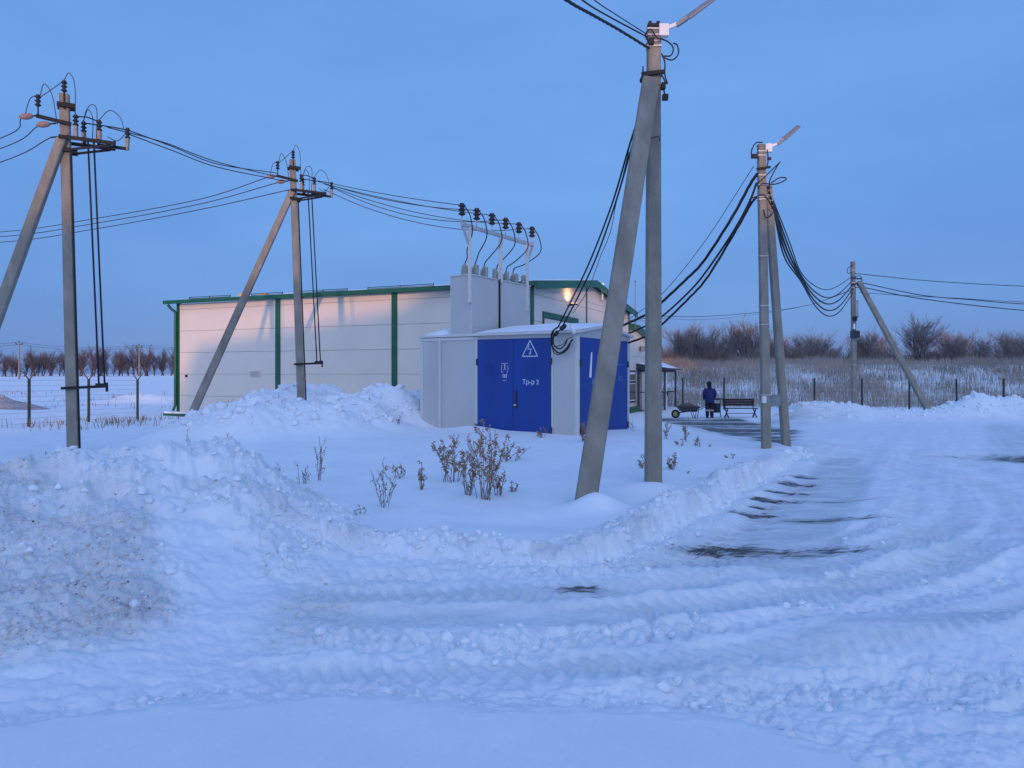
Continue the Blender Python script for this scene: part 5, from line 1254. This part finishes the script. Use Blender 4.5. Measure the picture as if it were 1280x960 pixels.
m = MB(); m.loft([(px3(0, -.01, .70), .215, .16), (px3(0, -.01, .76), .225, .165), (px3(0, 0, .95), .215, .16), (px3(0, .0, 1.1), .22, .165), (px3(0, .02, 1.25), .235, .165), (px3(0, .03, 1.35), .21, .14), (px3(0, .05, 1.42), .13, .11), (px3(0, .06, 1.47), .085, .085)], 18); jk = m.build('jacket', M['jacket'], pn)
for s in (-1, 1):
    q = spline([px3(s * .165, .02, 1.37), px3(s * .25, .0, 1.22), px3(s * .265, .0, 1.06), px3(s * .23 if s < 0 else .19, .14, .91)], 5); m = MB(); m.tube(q, .085, 12, .058); m.build('sleeve', M['jacket'], jk)
m = MB(); m.tube([px3(0, -.05, 1.40), px3(0, -.065, 1.50)], .07, 12, .09); m.build('collar', M['jacket'], jk)
for s in (-1, 1):
    m = MB(); m.tube(spline([px3(s * .095, 0, .86), px3(s * .10, .02, .48), px3(s * .108, -.005, .1)], 6), .12, 12, .082); tro = m.build('trouser_leg', M['trousers'], pn)
    m = MB(); m.tube([px3(s * .103, .006, .335), px3(s * .104, .005, .385)], .099, 14, .1); m.build('reflective_band', M['reflective'], tro)
    m = MB(); m.loft([(px3(s * .108, .03, .0), .058, .14), (px3(s * .108, .03, .05), .06, .145), (px3(s * .108, .0, .11), .058, .09), (px3(s * .108, -.01, .2), .062, .07)], 12); m.build('boot', M['boot'], pn)
m = MB(); m.loft([(px3(0, .075, 1.50), .085, .09), (px3(0, .08, 1.56), .112, .118), (px3(0, .085, 1.64), .112, .12), (px3(0, .09, 1.70), .085, .095), (px3(0, .09, 1.735), .04, .045)], 14); m.build('cap', M['hat'], pn)

# ------------------------------------------------------------------ light, sky, camera
ELEV, AZ = 5.5, 2.5
w = bpy.data.worlds.new('World'); SC.world = w; w.use_nodes = True; nt = w.node_tree
sky = nt.nodes.new('ShaderNodeTexSky'); sky.sky_type = 'NISHITA'; sky.sun_disc = False
sky.sun_elevation = R(ELEV); sky.sun_rotation = R(180 - AZ); sky.air_density = 1.0; sky.dust_density = 0.6; sky.ozone_density = 2.5
tint = nt.nodes.new('ShaderNodeMixRGB'); tint.blend_type = 'MULTIPLY'; tint.inputs['Fac'].default_value = 1.0; tint.inputs['Color2'].default_value = (1, 1, 1, 1)
bg = nt.nodes['Background']; bg.inputs['Strength'].default_value = 0.12
nt.links.new(sky.outputs['Color'], tint.inputs['Color1'])
# thin high haze over the whole sky: an even blue veil, a little deeper towards the horizon
tco = nt.nodes.new('ShaderNodeTexCoord'); sep = nt.nodes.new('ShaderNodeSeparateXYZ'); nt.links.new(tco.outputs['Generated'], sep.inputs[0])
veil = nt.nodes.new('ShaderNodeValToRGB'); cr_ = veil.color_ramp; S_ = 1 / 0.12 * .93
cr_.elements[0].position = 0.0; cr_.elements[0].color = (.125, .255, .63, 1)
cr_.elements[1].position = 0.95; cr_.elements[1].color = (.11, .31, .82, 1)
for p_, c_ in ((.045, (.132, .285, .70, 1)), (.11, (.142, .325, .785, 1)), (.24, (.160, .375, .86, 1)), (.44, (.165, .385, .88, 1))):
    e_ = cr_.elements.new(p_); e_.color = c_
nt.links.new(sep.outputs['Z'], veil.inputs['Fac'])
sc_ = nt.nodes.new('ShaderNodeVectorMath'); sc_.operation = 'SCALE'; sc_.inputs['Scale'].default_value = S_
nt.links.new(veil.outputs['Color'], sc_.inputs[0])
cmap = nt.nodes.new('ShaderNodeMapping'); cmap.inputs['Scale'].default_value = (1.4, 1.4, 5.0); cmap.inputs['Rotation'].default_value = (0, R(8), 0); nt.links.new(tco.outputs['Generated'], cmap.inputs['Vector'])
cno = nt.nodes.new('ShaderNodeTexNoise'); cno.inputs['Scale'].default_value = 1.6; cno.inputs['Detail'].default_value = 5; cno.inputs['Roughness'].default_value = .5; nt.links.new(cmap.outputs['Vector'], cno.inputs['Vector'])
crm = nt.nodes.new('ShaderNodeValToRGB'); crm.color_ramp.elements[0].position = .36; crm.color_ramp.elements[0].color = (.91, .915, .945, 1); crm.color_ramp.elements[1].position = .68; crm.color_ramp.elements[1].color = (1.12, 1.09, 1.045, 1); nt.links.new(cno.outputs['Fac'], crm.inputs['Fac'])
cml = nt.nodes.new('ShaderNodeVectorMath'); cml.operation = 'MULTIPLY'; nt.links.new(sc_.outputs['Vector'], cml.inputs[0]); nt.links.new(crm.outputs['Color'], cml.inputs[1])
mxs = nt.nodes.new('ShaderNodeMixRGB'); mxs.inputs['Fac'].default_value = 0.86
nt.links.new(tint.outputs['Color'], mxs.inputs['Color1']); nt.links.new(cml.outputs['Vector'], mxs.inputs['Color2'])
# bright evening sky on the sun's side, behind the viewpoint
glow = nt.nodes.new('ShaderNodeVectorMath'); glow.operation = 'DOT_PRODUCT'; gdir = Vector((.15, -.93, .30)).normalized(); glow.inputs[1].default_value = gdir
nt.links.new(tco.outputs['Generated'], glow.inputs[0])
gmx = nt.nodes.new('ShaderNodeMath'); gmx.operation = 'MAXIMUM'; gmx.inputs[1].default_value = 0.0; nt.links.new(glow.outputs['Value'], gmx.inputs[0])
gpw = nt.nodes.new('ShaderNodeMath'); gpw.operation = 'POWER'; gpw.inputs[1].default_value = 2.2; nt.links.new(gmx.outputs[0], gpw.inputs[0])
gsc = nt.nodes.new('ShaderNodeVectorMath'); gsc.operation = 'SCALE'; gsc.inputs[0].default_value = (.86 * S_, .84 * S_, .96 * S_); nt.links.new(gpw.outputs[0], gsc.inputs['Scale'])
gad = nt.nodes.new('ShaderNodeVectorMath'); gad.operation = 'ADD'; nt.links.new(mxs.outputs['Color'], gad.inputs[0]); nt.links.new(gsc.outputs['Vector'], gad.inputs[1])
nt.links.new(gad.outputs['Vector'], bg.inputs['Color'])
sl = bpy.data.lights.new('sun', 'SUN'); sl.energy = 2.0; sl.angle = R(0.55); sl.color = (0.86, 0.43, 0.18)
so = bpy.data.objects.new('sun', sl); COL.objects.link(so)
ts = Vector((math.sin(R(AZ)) * math.cos(R(ELEV)), -math.cos(R(AZ)) * math.cos(R(ELEV)), math.sin(R(ELEV))))
so.rotation_euler = ts.to_track_quat('Z', 'Y').to_euler(); so.location = (0, -30, 30)
cam = bpy.data.cameras.new('camera'); cam.sensor_width = 36; cam.lens = FPX / 1280 * 36; cam.shift_y = -12 / 1280; cam.clip_start = .1; cam.clip_end = 20000
co = bpy.data.objects.new('camera', cam); COL.objects.link(co); co.location = (0, 0, EYE); co.rotation_euler = (R(90), 0, 0); SC.camera = co
SC.view_settings.view_transform = 'Standard'; SC.view_settings.look = 'None'; SC.view_settings.exposure = 0.12; SC.view_settings.gamma = 1.0
